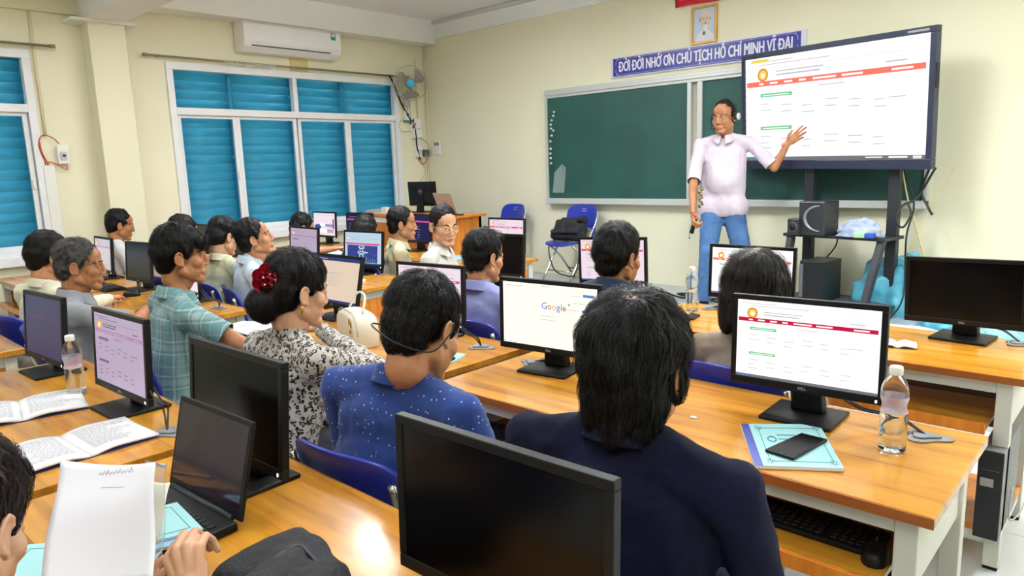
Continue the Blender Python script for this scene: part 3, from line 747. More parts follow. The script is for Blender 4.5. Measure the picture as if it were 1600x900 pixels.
def poster():
    rn = random.Random(3)
    it = [(0, 0, 1, 1, 'lightblue'), (0, 0, 1, 0.045, 'task'), (0.02, 0.62, 0.95, 0.67, 'hot'), D(0.09, 0.81, 0.014, 'hot'), D(0.09, 0.81, 0.009, 'white'), (0.17, 0.82, 0.34, 0.83, 'text'), (0.17, 0.78, 0.40, 0.79, 'text'), (0.78, 0.80, 0.9, 0.81, 'text'), (0.07, 0.06, 0.90, 0.60, 'rocket')]
    for k in range(60): u, v = 0.08+0.8*rn.random(), 0.07+0.5*rn.random(); it.append((u, v, u+0.006, v+0.008, 'lightblue'))
    # pale white machine drawn on the poster
    for a in ((0.40, 0.50, 0.56, 0.58), (0.43, 0.40, 0.53, 0.50), (0.38, 0.33, 0.58, 0.41), (0.42, 0.15, 0.54, 0.33), (0.38, 0.09, 0.58, 0.15), (0.58, 0.36, 0.66, 0.40)): it.append((*a, 'lightblue'))
    for a in ((0.44, 0.52, 0.52, 0.56), (0.45, 0.42, 0.51, 0.47), (0.45, 0.18, 0.51, 0.30), (0.42, 0.35, 0.54, 0.38)): it.append((*a, 'dusk'))
    for k in range(14): u = 0.1+0.058*k; it.append((u, 0.09, u+0.008, 0.13+0.12*rn.random(), 'green'))
    return it
def web():
    return [(0, 0, 1, 1, 'pinkwhite'), (0, 0.9, 1, 0.905, 'text'), (0.12, 0.42, 0.90, 0.50, 'blue'), (0.05, 0.30, 0.35, 0.46, 'rocket'), (0.3, 0.42, 0.55, 0.52, 'white'), (0.60, 0.36, 0.92, 0.44, 'lilac'), (0.90, 0.30, 0.96, 0.74, 'magenta'), (0.08, 0.14, 0.28, 0.30, 'task'), (0.32, 0.12, 0.62, 0.28, 'white'), (0.64, 0.12, 0.92, 0.28, 'lilac'), (0.08, 0.08, 0.5, 0.09, 'text')]
def dusk(): return [(0, 0, 1, 1, 'dusk'), (0, 0.62, 1, 0.70, 'dusk2')]
def off(): return []
MW, MH = 0.447, 0.283
_cnt = {}
def monitor(label, x, y, zb, yaw, tilt, roll, items, deskz=DTOP, led=True, logo=True, group='flat desktop monitors', W=MW, Hh=MH, brand_back=False):
    r = empty('monitor', (x, y, deskz), rad(yaw), label=label, cat='monitor', group=group)
    # base plate and neck
    MB().box(-0.105, 0.105, -0.065, 0.125, 0.0, 0.012).build('stand_base', BLACKP, r, bevel=0.004)
    nk = MB()
    nk.add([(-0.048, 0.045, 0.012), (0.048, 0.045, 0.012), (0.052, 0.085, 0.012), (-0.052, 0.085, 0.012), (-0.038, 0.035, 0.19), (0.038, 0.035, 0.19), (0.04, 0.06, 0.19), (-0.04, 0.06, 0.19)],
           [(0, 3, 2, 1), (4, 5, 6, 7), (0, 1, 5, 4), (1, 2, 6, 5), (2, 3, 7, 6), (3, 0, 4, 7)])
    nk.build('stand_neck', BLACKP, r, bevel=0.006)
    zl = zb-deskz
    Mx = Matrix.Translation((0, 0, zl)) @ Matrix.Rotation(-rad(tilt), 4, 'X') @ Matrix.Rotation(rad(-roll), 4, 'Y')
    hs = MB()
    bz, bt = 0.017, 0.024
    hs.box(-W/2, W/2, 0, 0.02, Hh-bz, Hh, M=Mx); hs.box(-W/2, W/2, 0, 0.02, 0, bt, M=Mx)
    hs.box(-W/2, -W/2+bz, 0, 0.02, bt, Hh-bz, M=Mx); hs.box(W/2-bz, W/2, 0, 0.02, bt, Hh-bz, M=Mx)
    h = hs.build('bezel', BLACKP, r, bevel=0.0025)
    bk = MB()
    a, b2 = (W/2, W/2-0.05), (0.02, 0.048)
    v8 = [(-W/2, 0.02, 0), (W/2, 0.02, 0), (W/2, 0.02, Hh), (-W/2, 0.02, Hh), (-W/2+0.07, 0.045, 0.05), (W/2-0.07, 0.045, 0.05), (W/2-0.07, 0.045, Hh-0.06), (-W/2+0.07, 0.045, Hh-0.06)]
    bk.add(v8, [(4, 5, 6, 7), (0, 1, 5, 4), (1, 2, 6, 5), (2, 3, 7, 6), (3, 0, 4, 7), (0, 3, 2, 1)], 0, False, Mx)
    bk.build('rear_shell', BLACKP, r, bevel=0.004)
    SW, SH = W-2*bz, Hh-bz-bt
    S = MB(); S.box(-SW/2, SW/2, 0.003, 0.012, bt, bt+SH, M=Mx)
    so = S.build('screen', BLACKG, r)
    if items:
        keys = []
        for it in items:
            k = it[4]
            if k not in keys: keys.append(k)
        q = MB(); scr(q, SW, SH, items, 0.0, keys)
        Ms = Mx @ Matrix.Translation((0, 0.0028, bt))
        q.v = [tuple(Ms @ Vector(v)) for v in q.v]
        q.build('picture', [PAL[k] for k in keys], so)
    if logo:
        vs, fs = text_arrays('DELL', 0.011, 0.0002, 0.0003)
        MB().add(vs, fs, 0, False, Mx @ Matrix.Translation((0, -0.0006, bt/2)) @ Matrix.Rotation(PI/2, 4, 'X')).build('logo', mat('logo_silver', 'A8A8A8', rough=0.3, metal=0.5), h)
    if led:
        MB().box(W/2-0.022, W/2-0.017, -0.001, 0.002, 0.006, 0.014, M=Mx).build('power_light', em('led_white', 'E8F4FF', 3.0), h)
    if brand_back:
        MB().tube([(0.028*math.cos(2*PI*k/24), 0.0455, Hh/2+0.03+0.028*math.sin(2*PI*k/24)) for k in range(24)], 0.0018, 5, closed=True, M=Mx).build('rear_logo', mat('logo_silver'), r)
        vs, fs = text_arrays('DELL', 0.017, 0.0004, 0.0004)
        MB().add(vs, fs, 0, False, Mx @ Matrix.Translation((0, 0.0465, Hh/2+0.03)) @ Matrix.Rotation(PI, 4, 'Z') @ Matrix.Rotation(PI/2, 4, 'X')).build('rear_logo', mat('logo_silver'), r)
    return r, Mx, SW, SH, bt, so
monitor('monitor with a white page and red bar behind the blue notebook and water bottle', -0.764, 2.076, 0.834, 2.0, 3.1, 0.6, site('white', 'red', 'green', 1, textk='page2'))
g, Mx, SW, SH, bt, so = monitor('monitor with the white search page between the two front men', -1.697, 2.012, 0.821, 8.4, 0.4, -0.9, google())
gx = -0.030
for ch_, k, sz in zip('Google', ('gb', 'gr', 'gy', 'gb', 'gg', 'gr'), (1,)*6):
    vs, fs = text_arrays(ch_, 0.036, 0.0, 0.0, 'LEFT')
    wch = max(v[0] for v in vs)
    MB().add(vs, fs, 0, False, Mx @ Matrix.Translation((gx, 0.0008, bt+SH*0.66)) @ Matrix.Rotation(PI/2, 4, 'X')).build('letter', PAL[k], so)
    gx += wch+0.002
monitor('monitor with an orange-barred page behind the head of the brown-haired woman', -1.56, 3.47, 0.808, 5.0, 1.3, -0.6, site('white', 'salmon', 'green', 2))
monitor('dark switched-off monitor at the right edge on the second desk', -0.602, 3.40, 0.811, -5.0, 0.0, 1.5, off(), led=False)
monitor('monitor with a pink-barred page behind the head of the man in the dotted blue shirt', -2.492, 2.101, 0.820, 2.9, 2.8, 0.5, site('pinkwhite', 'hot', 'green', 3, logo=True))
monitor('monitor with a cream document page beside the face of the leopard-print woman', -3.30, 2.10, 0.814, 1.5, 12.8, -0.2, doc('cream', 'task', 'task'))
monitor('small-looking monitor showing a dark blue poster page in the middle distance', -4.553, 3.20, 0.799, 5.6, 5.6, -0.2, poster())
monitor('monitor with a pale violet page left of the blue-poster screen', -5.20, 3.08, 0.818, -1.3, 4.7, -0.5, site('lilac', 'bar', 'task', 4, task='task'))
monitor('monitor with a pink and blue web page under the wide window', -6.881, 4.36, 0.822, 0.5, 2.9, -0.2, web())
monitor('black monitor seen from behind standing on the teacher desk', -6.50, 5.50, 1.105, 185, 3, 0, off(), deskz=1.03, led=False, brand_back=True)
monitor('monitor with a pale pink-barred page just left of the empty blue chairs', -3.99, 4.22, 0.835, -5, 3.4, 0.6, site('pinkwhite', 'hot', 'page2', 5))
monitor('black switched-off monitor right of the man in the lilac shirt', -3.22, 3.30, 0.822, 7.8, 3.4, -0.5, off())
monitor('monitor with green buttons left of the man in the dark denim shirt', -2.38, 3.42, 0.822, 6.7, 1.0, 1.6, site('pinkwhite', 'hot', 'green', 6, task='task'))
monitor('monitor with a dark navy page between the yellow-shirt man and the man with glasses', -5.35, 4.40, 0.827, -1.2, 3.9, -0.5, dark_site())
monitor('monitor with a dark navy page right of the long-haired woman in black', -6.25, 4.38, 0.822, 2, 3, 0, dark_site())
monitor('monitor with a greyish page in front of the man in sportswear', -6.222, 1.90, 0.801, -2.8, 4.4, 0.2, site('page2', 'bar', 'page2', 7))
monitor('black switched-off monitor beside the grey-page monitor near the left wall', -5.32, 1.84, 0.811, 1.0, 4.8, 1.0, off(), led=False)
monitor('monitor with a bright pink page in front of the plaid-shirt man', -4.53, 1.83, 0.802, -1.3, 2, 0.0, site('pinkwhite', 'pinkwhite', 'page2', 8))
monitor('monitor with a dim blue-violet screen at the far left of the front row', -3.36, 0.76, 0.799, 3.0, 5.5, 0.8, dusk())
monitor('monitor with a lilac page beside the water bottle in the front row', -2.58, 0.79, 0.805, 2.0, 4.2, 0.3, site('lilac', 'bar', 'task', 9, textk='ink', task='lilac'))
monitor('black switched-off monitor standing behind the open laptop', -1.701, 0.762, 0.820, 2.9, 4.7, -0.6, off())
monitor('large near black monitor in the middle of the bottom edge', -0.737, 0.721, 0.830, 2.3, 1.4, -0.3, off(), led=False)
monitor('black monitor peeking out above the cream-shirt man by the left window', -6.72, 2.96, 0.80, 0, 3, 0, off(), led=False)
monitor('dark monitor edge showing behind the ponytailed woman', -6.05, 2.98, 0.80, 0, 3, 0, off(), led=False)
# ================================================================== PEOPLE
def sph(nu=16, nv=9):
    vs = []; fs = []
    for j in range(nv+1):
        t = PI*j/nv
        for i in range(nu):
            a = 2*PI*i/nu; vs.append((math.sin(t)*math.cos(a), math.sin(t)*math.sin(a), math.cos(t)))
    for j in range(nv):
        for i in range(nu):
            fs.append((j*nu+i, (j+1)*nu+i, (j+1)*nu+(i+1) % nu, j*nu+(i+1) % nu))
    return np.array(vs), np.array(fs)
SV, SF = sph()
class Blob:
    """overlapping rounded volumes fused by a voxel remesh into one skin"""
    def __init__(s): s.V = []; s.Fc = []; s.n = 0
    def _add(s, v): s.V.append(v); s.Fc.append(SF+s.n); s.n += len(v)
    def ell(s, c, r, R=None):
        v = SV*np.array(r)
        if R is not None: v = v @ np.array(R).T
        s._add(v+np.array(c)); return s
    def cap(s, p0, p1, r0, r1, flat=None):
        p0 = np.array(p0, float); p1 = np.array(p1, float)
        d = p1-p0; L = np.linalg.norm(d); d = d/max(L, 1e-9)
        ref = np.array([0, 0, 1.0]) if abs(d[2]) < 0.9 else np.array([0, 1.0, 0])
        a = np.cross(ref, d); a /= np.linalg.norm(a); b = np.cross(d, a)
        if flat:   # flat = (axis, factor): squash along a world axis
            pass
        v = SV.copy(); top = SV[:, 2] > 1e-6
        # duplicate structure: equator ring belongs to the lower half; upper half moved to p1
        out = np.where(top[:, None], p1+r1*(v[:, :1]*a+v[:, 1:2]*b+v[:, 2:]*d), p0+r0*(v[:, :1]*a+v[:, 1:2]*b+v[:, 2:]*d))
        if flat:
            ax, k = flat; ax = np.array(ax, float); ax /= np.linalg.norm(ax)
            m = (p0+p1)/2; q = (out-m) @ ax
            out = out-np.outer(q*(1-k), ax)
        s._add(out); return s
    def mesh(s, vox, smooth=4):
        V = np.concatenate(s.V); Fq = np.concatenate(s.Fc)
        me = bpy.data.meshes.new('t'); me.from_pydata(V.tolist(), [], Fq.tolist())
        bm = bmesh.new(); bm.from_mesh(me); bmesh.ops.remove_doubles(bm, verts=bm.verts, dist=1e-6); bm.to_mesh(me); bm.free()
        o = bpy.data.objects.new('t', me); TMP.collection.objects.link(o)
        m = o.modifiers.new('r', 'REMESH'); m.mode = 'VOXEL'; m.voxel_size = vox
        if smooth: q = o.modifiers.new('s', 'SMOOTH'); q.factor = 0.5; q.iterations = smooth
        vl = TMP.view_layers[0]; vl.update(); dg = vl.depsgraph
        e = bpy.data.meshes.new_from_object(o.evaluated_get(dg))
        n = len(e.vertices); co = np.empty(n*3); e.vertices.foreach_get('co', co)
        nl = len(e.loops); li = np.empty(nl, int); e.loops.foreach_get('vertex_index', li)
        nm = np.empty(n*3); e.vertices.foreach_get('normal', nm)
        assert nl == 4*len(e.polygons), 'non quad'
        fa = li.reshape(-1, 4)
        bpy.data.objects.remove(o); bpy.data.meshes.remove(e); bpy.data.meshes.remove(me)
        return co.reshape(-1, 3), fa, nm.reshape(-1, 3)
TMP = bpy.data.scenes.new('tmp_fuse')

def to_obj(name, parts, mats, parent, smooth=True):
    """parts: list of (verts Nx3, faces (list/array), material index)"""
    vs = []; fs = []; mi = []; n = 0
    for v, f, m in parts:
        v = np.asarray(v); vs.append(v)
        f = (np.asarray(f)+n).tolist() if isinstance(f, np.ndarray) else [[i+n for i in q] for q in f]
        fs += f
        mi += (list(m) if hasattr(m, '__len__') else [m]*len(f)); n += len(v)
    me = bpy.data.meshes.new(name); me.from_pydata(np.concatenate(vs).tolist(), [], fs)
    for m in mats: me.materials.append(m)
    me.polygons.foreach_set('material_index', mi)
    me.polygons.foreach_set('use_smooth', [smooth]*len(me.polygons)); me.update()
    o = bpy.data.objects.new(name, me); return link(o, parent)
def rotm(yaw=0, pitch=0, roll=0):
    """yaw + = turn left, pitch + = look up, roll + = tilt to own right"""
    return np.array((Matrix.Rotation(rad(yaw), 3, 'Z') @ Matrix.Rotation(rad(pitch), 3, 'X') @ Matrix.Rotation(rad(roll), 3, 'Y')))

# --- shared head (x right, y forward, z up; origin between the ears at eye level)
def head_mesh(female=False):
    b = Blob()
    b.ell((0, -.014, .034), (.074, .094, .082)).ell((0, .028, -.028), (.060, .060, .078)).ell((0, .018, .045), (.066, .070, .058))
    for s in (-1, 1):
        b.cap((s*.050, -.005, -.060), (s*.018, .066, -.098), .022, .020)
        b.ell((s*.036, .048, -.026), (.034, .030, .032))
        b.cap((s*.012, .083, .020), (s*.040, .071, .020), .0095, .009)
        b.ell((s*.011, .093, -.036), (.0080, .010, .007))
        b.cap((s*.013, .087, -.0625), (0, .091, -.0615), .0055, .0062); b.cap((s*.012, .086, -.0725), (0, .0895, -.074), .0055, .0070)
        b.ell((s*.032, .072, .001), (.018, .0105, .0135))
        # ear
        Re = rotm(0, 12, 0) @ rotm(s*18, 0, 0)
        b.ell((s*.079, -.016, -.008), (.007, .017, .028), Re)
        for k in range(7):
            a0, a1 = PI*(-.55+.2*k), PI*(-.55+.2*(k+1))
            e = lambda a: (s*(.083+.004*math.cos(a*.5)), -.020-.016*math.cos(a)*1.0, -.006+.027*math.sin(a))
            b.cap(e(a0), e(a1), .0042, .0042)
        b.ell((s*.079, -.006, -.034), (.006, .008, .009))
    b.cap((0, .086, .012), (0, .1005, -.030), .0085, .0105); b.ell((0, .100, -.034), (.010, .009, .008))
    b.ell((0, .078, -.066), (.030, .018, .020)); b.ell((0, .074, -.100), (.024, .018, .017))
    b.cap((0, -.026, -.03), (0, -.030, -.095), .054, .052); b.cap((0, .02, -.08), (0, .0, -.11), .040, .044)
    for s in (-1, 1): b.ell((s*.034, .030, -.055), (.030, .042, .044))
    v, f, n = b.mesh(0.0034, 6)
    cen = v[f].mean(1)
    lip = (np.abs(cen[:, 0]) < .021-np.abs(cen[:, 2]+.0678)*.9) & (np.abs(cen[:, 2]+.0678) < .0105) & (cen[:, 1] > .080)
    return v, f, lip.astype(int)
HEAD = head_mesh()
HBV = BVHTree.FromPolygons([tuple(x) for x in HEAD[0]], [tuple(q) for q in HEAD[1].tolist()])
def fy(x, z):
    h = HBV.ray_cast(Vector((x, .3, z)), Vector((0, -1, 0))); return h[0].y if h[0] else .08

# --- shared hands: wrist at origin, fingers along +Y, palm towards -Z, thumb on -X (right hand)
def hand_mesh(curl=(15, 25, 20), spread=4, thumb=(-.062, .070, -.020), vox=0.0027):
    b = Blob()
    kn = [(-.029, .083, 0), (-.010, .090, .003), (.010, .087, .002), (.028, .077, -.002)]
    L = [(.042, .025, .021), (.047, .029, .022), (.043, .027, .021), (.034, .020, .019)]
    b.ell((0, .045, -.002), (.036, .050, .014)); b.cap((0, -.03, 0), (0, .02, 0), .026, .027, flat=((0, 0, 1), .75))
    for i, (k, l) in enumerate(zip(kn, L)):
        b.cap((k[0]*.45, .015, 0), k, .0125, .0108)
        a = 0; p = np.array(k, float); sp = rad((1.5-i)*spread); r = (.0098, .0088, .0080, .0068) if i < 3 else (.0086, .0077, .0070, .006)
        cs = curl[i] if hasattr(curl[0], '__len__') else curl
        for j in range(3):
            a += rad(cs[j])
            q = p+l[j]*np.array([-math.sin(sp)*math.cos(a), math.cos(sp)*math.cos(a), -math.sin(a)])
            b.cap(p, q, r[j], r[j+1]); p = q
    t = np.array(thumb, float); m = np.array([-.046, .042, -.012])
    b.cap((-.012, .008, -.004), m, .017, .013); b.cap(m, m+(t-m)*.55, .0115, .010); b.cap(m+(t-m)*.5, t, .010, .0082)
    return b.mesh(vox, 2)[:2]
HANDS = {'relax': hand_mesh((18, 30, 22)), 'flat': hand_mesh((10, 14, 10), 7), 'grip': hand_mesh((48, 62, 40), 2, (-.030, .078, -.045)),
         'point': hand_mesh([(-4, 6, 4), (4, 16, 10), (22, 30, 18), (34, 40, 20)], 5, (-.062, .084, -.010))}

def skinmat(name, c, c2):
    m = mat(name, c, rough=0.48, spec=0.4, vary=0.3, vscale=14, col2=c2, sss=0.08, bump=0.04, bscale=180); return m
SK = {'mid': skinmat('skin_mid', 'BE8A66', 'AC7854'), 'tan': skinmat('skin_tan', 'A8744E', '956242'), 'fair': skinmat('skin_fair', 'D0A282', 'C09070')}
LIP = mat('lip_tone', 'A4604E', rough=0.5)
EYEW = mat('eye_white', 'D8D2C8', rough=0.2); EYEB = mat('eye_brown', '20140E', rough=0.12); BROW = mat('brow_hair', '1B1714', rough=0.8)
def hairmat(name, c, c2, r=0.55): return mat(name, c, rough=r, spec=0.25, vary=0.5, vscale=40, col2=c2, stretch=(1, 1, 1), bump=0.25, bscale=120)
HB = hairmat('black_hair', '141213', '0A0909'); HBR = hairmat('brown_hair', '2E211C', '15100E'); HG = hairmat('grey_hair', '55524E', '1E1D1C', 0.6); HSP = hairmat('thinning_hair', '26211E', '121010')

def folds(v, n, amp, seed, scale=1.0, along=None):
    rs = np.random.default_rng(seed); h = np.zeros(len(v))
    warp = np.stack([np.sin(v @ rs.normal(0, 9, 3)+rs.uniform(0, 6)) for _ in range(3)], 1)*0.035
    p = v+warp
    for k in range(9):
        d = rs.normal(0, 1, 3); d /= np.linalg.norm(d); fr = rs.uniform(18, 60)*scale
        ph = rs.uniform(0, 6); g = 1-np.abs(np.sin(p @ d*fr+ph))
        h += (g**2.2-0.35)*(30/fr)
    h /= 3.0
    return v+n*(amp*h)[:, None]

def clip(v, f, planes):
    """cut local openings: planes = (point, outward normal, radius)"""
    if not planes: return v, f
    bm = bmesh.new(); vv = [bm.verts.new(p) for p in v]
    for q in f: bm.faces.new([vv[i] for i in q])
    bm.verts.index_update()
    for p, nrm, r in planes:
        p = Vector(p); nrm = Vector(nrm).normalized()
        near = [x for x in bm.verts if (x.co-p).length < r]
        s = set(near); fc = [q for q in bm.faces if all(x in s for x in q.verts)]
        ed = [e for e in bm.edges if e.verts[0] in s and e.verts[1] in s]
        bmesh.ops.bisect_plane(bm, geom=near+ed+fc, plane_co=p, plane_no=nrm, clear_outer=True)
    bm.verts.index_update()
    v = np.array([tuple(x.co) for x in bm.verts]); f = [[x.index for x in q.verts] for q in bm.faces]
    bm.free(); return v, f

def strands(v, f, nrm, num, R, c, flow, length, width, seed, lift=0.004, steps=6, mask=None, clump=0.4, region=None):
    """thin tapering ribbons combed over the hair mass, along flow(p)"""
    tri = f[:, :3] if isinstance(f, np.ndarray) else np.array([q[:3] for q in f])
    bv = BVHTree.FromPolygons([tuple(x) for x in v], [tuple(q) for q in f])
    rs = np.random.default_rng(seed); VS = []; FS = []; k = 0
    cen = v[tri].mean(1); nn = nrm[tri].mean(1)
    ok = np.arange(len(tri))
    if region is not None: ok = ok[region(cen, nn)]
    if not len(ok): return np.zeros((0, 3)), np.zeros((0, 4), int)
    for i in rs.choice(ok, num):
        p = Vector(cen[i]); nn_ = Vector(nn[i]).normalized()
        L = length*rs.uniform(0.5, 1.15); st = L/steps; w0 = width*rs.uniform(0.6, 1.3); lf = lift*rs.uniform(0.1, 1.2)
        jit = Vector(rs.normal(0, 0.28, 3)); prev = None; ring = []
        for s in range(steps+1):
            t = flow(p, nn_)+jit*0.6+Vector(noise.noise_vector(p*28))*0.55
            t = t-nn_*t.dot(nn_)
            if t.length < 1e-5: t = Vector((0, 0, -1))
            t.normalize(); sd = t.cross(nn_).normalized()
            u = s/steps; wv = w0*(1-u**2*0.85)
            q = p+nn_*(lf*math.sin(min(1, u*1.3)*PI*0.75)+0.0006)
            ring.append((q-sd*wv/2, q+sd*wv/2+nn_*wv*0.2))
            p2 = p+t*st
            hit = bv.find_nearest(p2)
            if hit[0] is None: break
            d = (p2-hit[0]).length
            if d > 0.02: p = p2*0.7+hit[0]*0.3
            else: p = hit[0]
            nn_ = hit[1] if hit[1].dot(nn_) > -0.2 else nn_
        for a, b in ring: VS += [tuple(a), tuple(b)]
        m = len(ring)
        for s in range(m-1): FS.append((k+2*s, k+2*s+1, k+2*s+3, k+2*s+2))
        k += 2*m
    return np.array(VS), np.array(FS, int)

def person(label, head, heading, turn=(0, 0, 0), lean=0.10, sleeve='short', shirt=None, skin='mid', hair='short', hm=None, arms=None,
           pants=None, collar=None, legs='sit', nstr=500, brd=1.0, seed=1, seat=True, glasses=None, sit_extra=0.0, hscale=1.08, fold=0.006, vox=0.0095, swidth=0.0016, chair_label=None, shoulder_drop=0.0, chair_dy=0.0, belly=0.0, scalp=0.0, off=0.0):
    head = Vector(head)
    rz = rad(heading); fw = Vector((-math.sin(rz), math.cos(rz), 0)); rt = Vector((math.cos(rz), math.sin(rz), 0))
    gz = 0.0 if legs == 'sit' else PZ
    base = Vector((head.x, head.y, 0))-fw*(lean+0.02)+rt*off
    root = empty('person', (base.x, base.y, gz), rz, label=label, cat='person')
    inv = Matrix.Translation((base.x, base.y, gz)) @ Matrix.Rotation(rz, 4, 'Z'); inv = inv.inverted()
    L = lambda p: np.array(inv @ Vector(p))
    hc = L(head)
    sk = SK[skin]
    shz = hc[2]-0.195*hscale-shoulder_drop              # shoulder joint height
    pz = (0.50 if legs == 'sit' else hc[2]-0.235-0.50)   # pelvis centre
    if legs == 'sit': pz = min(0.52, shz-0.40)
    sw = 0.175*brd
    nb = np.array([hc[0]*0.6, hc[1]-0.050, shz+0.045])   # neck base
    chest = np.array([nb[0]*.6, nb[1]-0.005, shz-0.13]); belly_c = np.array([nb[0]*.25, nb[1]*0.45, (shz-0.13+pz)/2])
    pelv = np.array([0, 0, pz])
    Rt = rotm(0, -math.degrees(math.atan2(nb[1], max(0.2, shz-pz))), 0)
    SH = {s: np.array([s*sw+nb[0]*.8, nb[1]-0.012, shz]) for s in (-1, 1)}
    A_ = {}
    for s in (-1, 1):
        a = (arms or {}).get('R' if s == 1 else 'L')
        if a is None: el, wr, hp, up = SH[s]+np.array([s*0.045, 0.07, -0.26]), np.array([s*0.10, nb[1]+0.27, min(shz-0.36, 0.665)]), 'relax', None
        else:
            el, wr = L(a[0]), L(a[1]); hp = a[2] if len(a) > 2 else 'relax'; up = a[3] if len(a) > 3 else None
        A_[s] = (el, wr, hp, up)
    def torso(b, g, neck=True):
        for t_ in (.1, .2, .3, .4, .5, .6, .7, .8, .9):
            b.ell(pelv+(chest-pelv)*t_, (.150*brd+g, .104+g+belly*math.sin(PI*t_)*.9, .12), Rt)
        b.ell(chest, (.152*brd+g, .102+g, .165+g*.5), Rt)
        b.ell(chest+np.array([0, -.012, .07]), (.140*brd+g, .082+g, .10+g*.5), Rt)
        b.ell(belly_c+np.array([0, belly*0.5, 0]), (.140*brd+g, .105+g+belly, .17), Rt)
        b.ell(pelv, (.158*brd+g, .118+g+belly*.5, .115+g))
        b.cap(SH[-1]+[.2*sw, 0, 0], SH[1]-[.2*sw, 0, 0], .052+g, .052+g)
        for s in (-1, 1):
            b.cap(nb+np.array([s*.018, 0, .005]), SH[s]+np.array([-s*.14*sw, 0, .008]), .042+g, .046+g)
            b.ell(SH[s]+np.array([-s*.03*sw, 0, -.012]), (.054+g, .056+g, .060+g))
            b.cap(chest+np.array([s*.085*brd, -.02, .06]), chest+np.array([s*.085*brd, -.03, -.06]), .065+g, .055+g)
    # legs
    LG = {}
    for s in (-1, 1):
        if legs == 'sit': LG[s] = (np.array([s*.085, .02, pz-.02]), np.array([s*.11, .42, 0.475]), np.array([s*.12, .43, .08]))
        else: LG[s] = (np.array([s*.085, 0, pz-.05]), L(legs[s][0]), L(legs[s][1]))
    # body (skin) : one surface
    b = Blob(); torso(b, -0.012)
    for s in (-1, 1):
        el, wr, hp, up = A_[s]
        b.cap(SH[s], el, .044, .037); b.cap(el, el+(wr-el)*.35, .037, .037); b.cap(el+(wr-el)*.3, wr, .037, .0245)
        h_, k_, a_ = LG[s]; b.cap(h_, k_, .075, .048); b.cap(k_, a_, .048, .034)
    b.cap(nb+np.array([0, .012, -.04]), hc+rotm(*turn) @ np.array([0, -.024, -.085])*hscale, .050, .052*hscale)
    v, f, n = b.mesh(0.0115, 4)
    parts = [(v, f, 0)]
    Rh = rotm(*turn)
    hv, hf, lip = HEAD
    hv2 = hv.copy()
    parts.append(((hv2*hscale) @ Rh.T+hc, hf, lip))
    for s in (-1, 1):
        el, wr, hp, up = A_[s]
        d = wr-el; d /= np.linalg.norm(d)
        tip = (arms or {}).get('R' if s == 1 else 'L'); tip = tip[4] if tip and len(tip) > 4 else None
        if tip is not None: d = L(tip)-wr; d /= np.linalg.norm(d)
        if hp is None: continue
        u = np.array(up if up is not None else (0, 0, 1.0)); 
        if up is not None: u = np.array(inv.to_3x3() @ Vector(up))
        u = u-d*(u@d); u /= np.linalg.norm(u); x = np.cross(d, u)
        if isinstance(hp, str): hv_, hf_ = HANDS[hp]
        vv = hv_.copy(); ff = hf_
        if s == -1: vv = vv*[-1, 1, 1]; ff = hf_[:, ::-1]
        parts.append((np.outer(vv[:, 0], x)+np.outer(vv[:, 1], d)+np.outer(vv[:, 2], u)+wr, ff, 0))
    to_obj('body', parts, [sk, LIP], root)
    hh = lambda p: np.array(p)*hscale @ Rh.T+hc
    # eyes, lids, brows
    for s in (-1, 1):
        e = MB(); Mh = Matrix.Translation(hc) @ Matrix(Rh.tolist()).to_4x4() @ Matrix.Scale(hscale, 4)
        ye = fy(s*.031, .002)
        vs = [(s*.031+.0135*p[0], ye-.0048+.006*p[1], .001+.0052*p[2]) for p in SV]
        e.add(vs, SF.tolist(), 0, True, Mh)
        e.add([(s*.031+.0054*p[0], ye-.0012+.0030*p[1], .0015+.0048*p[2]) for p in SV], SF.tolist(), 1, True, Mh)
        e.tube([(s*x_, fy(s*x_, z_)+.0004, z_) for x_, z_ in ((.017, .002), (.024, .0062), (.033, .0072), (.040, .005), (.046, .001))], .0012, 5, 2, M=Mh)
        e.build('eye', [EYEW, EYEB, BROW], root)
        MB().tube([(s*x_, fy(s*x_, z_)-.0004, z_) for x_, z_ in ((.013, .0205), (.022, .0245), (.032, .0262), (.042, .024), (.050, .019))], [.0018, .0034, .0036, .0028, .0012], 6, M=Mh, flat=1.3).build('eyebrow', BROW if hm is not HG else HG, root)
    Mh = Matrix.Translation(hc) @ Matrix(Rh.tolist()).to_4x4() @ Matrix.Scale(hscale, 4)
    if glasses:
        g_ = MB()
        for s in (-1, 1):
            g_.tube([(s*.033+.024*math.cos(a), .100-.010*abs(math.cos(a))*(1 if s*math.cos(a) > 0 else 0), -.002+.017*math.sin(a)) for a in [2*PI*k/18 for k in range(18)]], .0018, 5, closed=True, M=Mh)
            g_.tube([(s*.056, .088, .003), (s*.078, .04, .005), (s*.082, -.02, .0)], .0016, 5, M=Mh)
        g_.tube([(-.01, .101, .002), (.01, .101, .002)], .0016, 5, M=Mh)
        go = g_.build('glasses', mat('glasses_'+glasses, {'gold': 'D9C9A8', 'dark': '2A2624'}[glasses], rough=0.3, metal=0.4), root)
        for s in (-1, 1): MB().add([(s*.033, .1, -.002)]+[(s*.033+.023*math.cos(a), .099, -.002+.016*math.sin(a)) for a in [2*PI*k/18 for k in range(18)]], [(0, k+1, (k+1) % 18+1) for k in range(18)], M=Mh).build('lens', mat('lens', 'FFFFFF', rough=0.05, trans=1.0, ior=1.1), go)
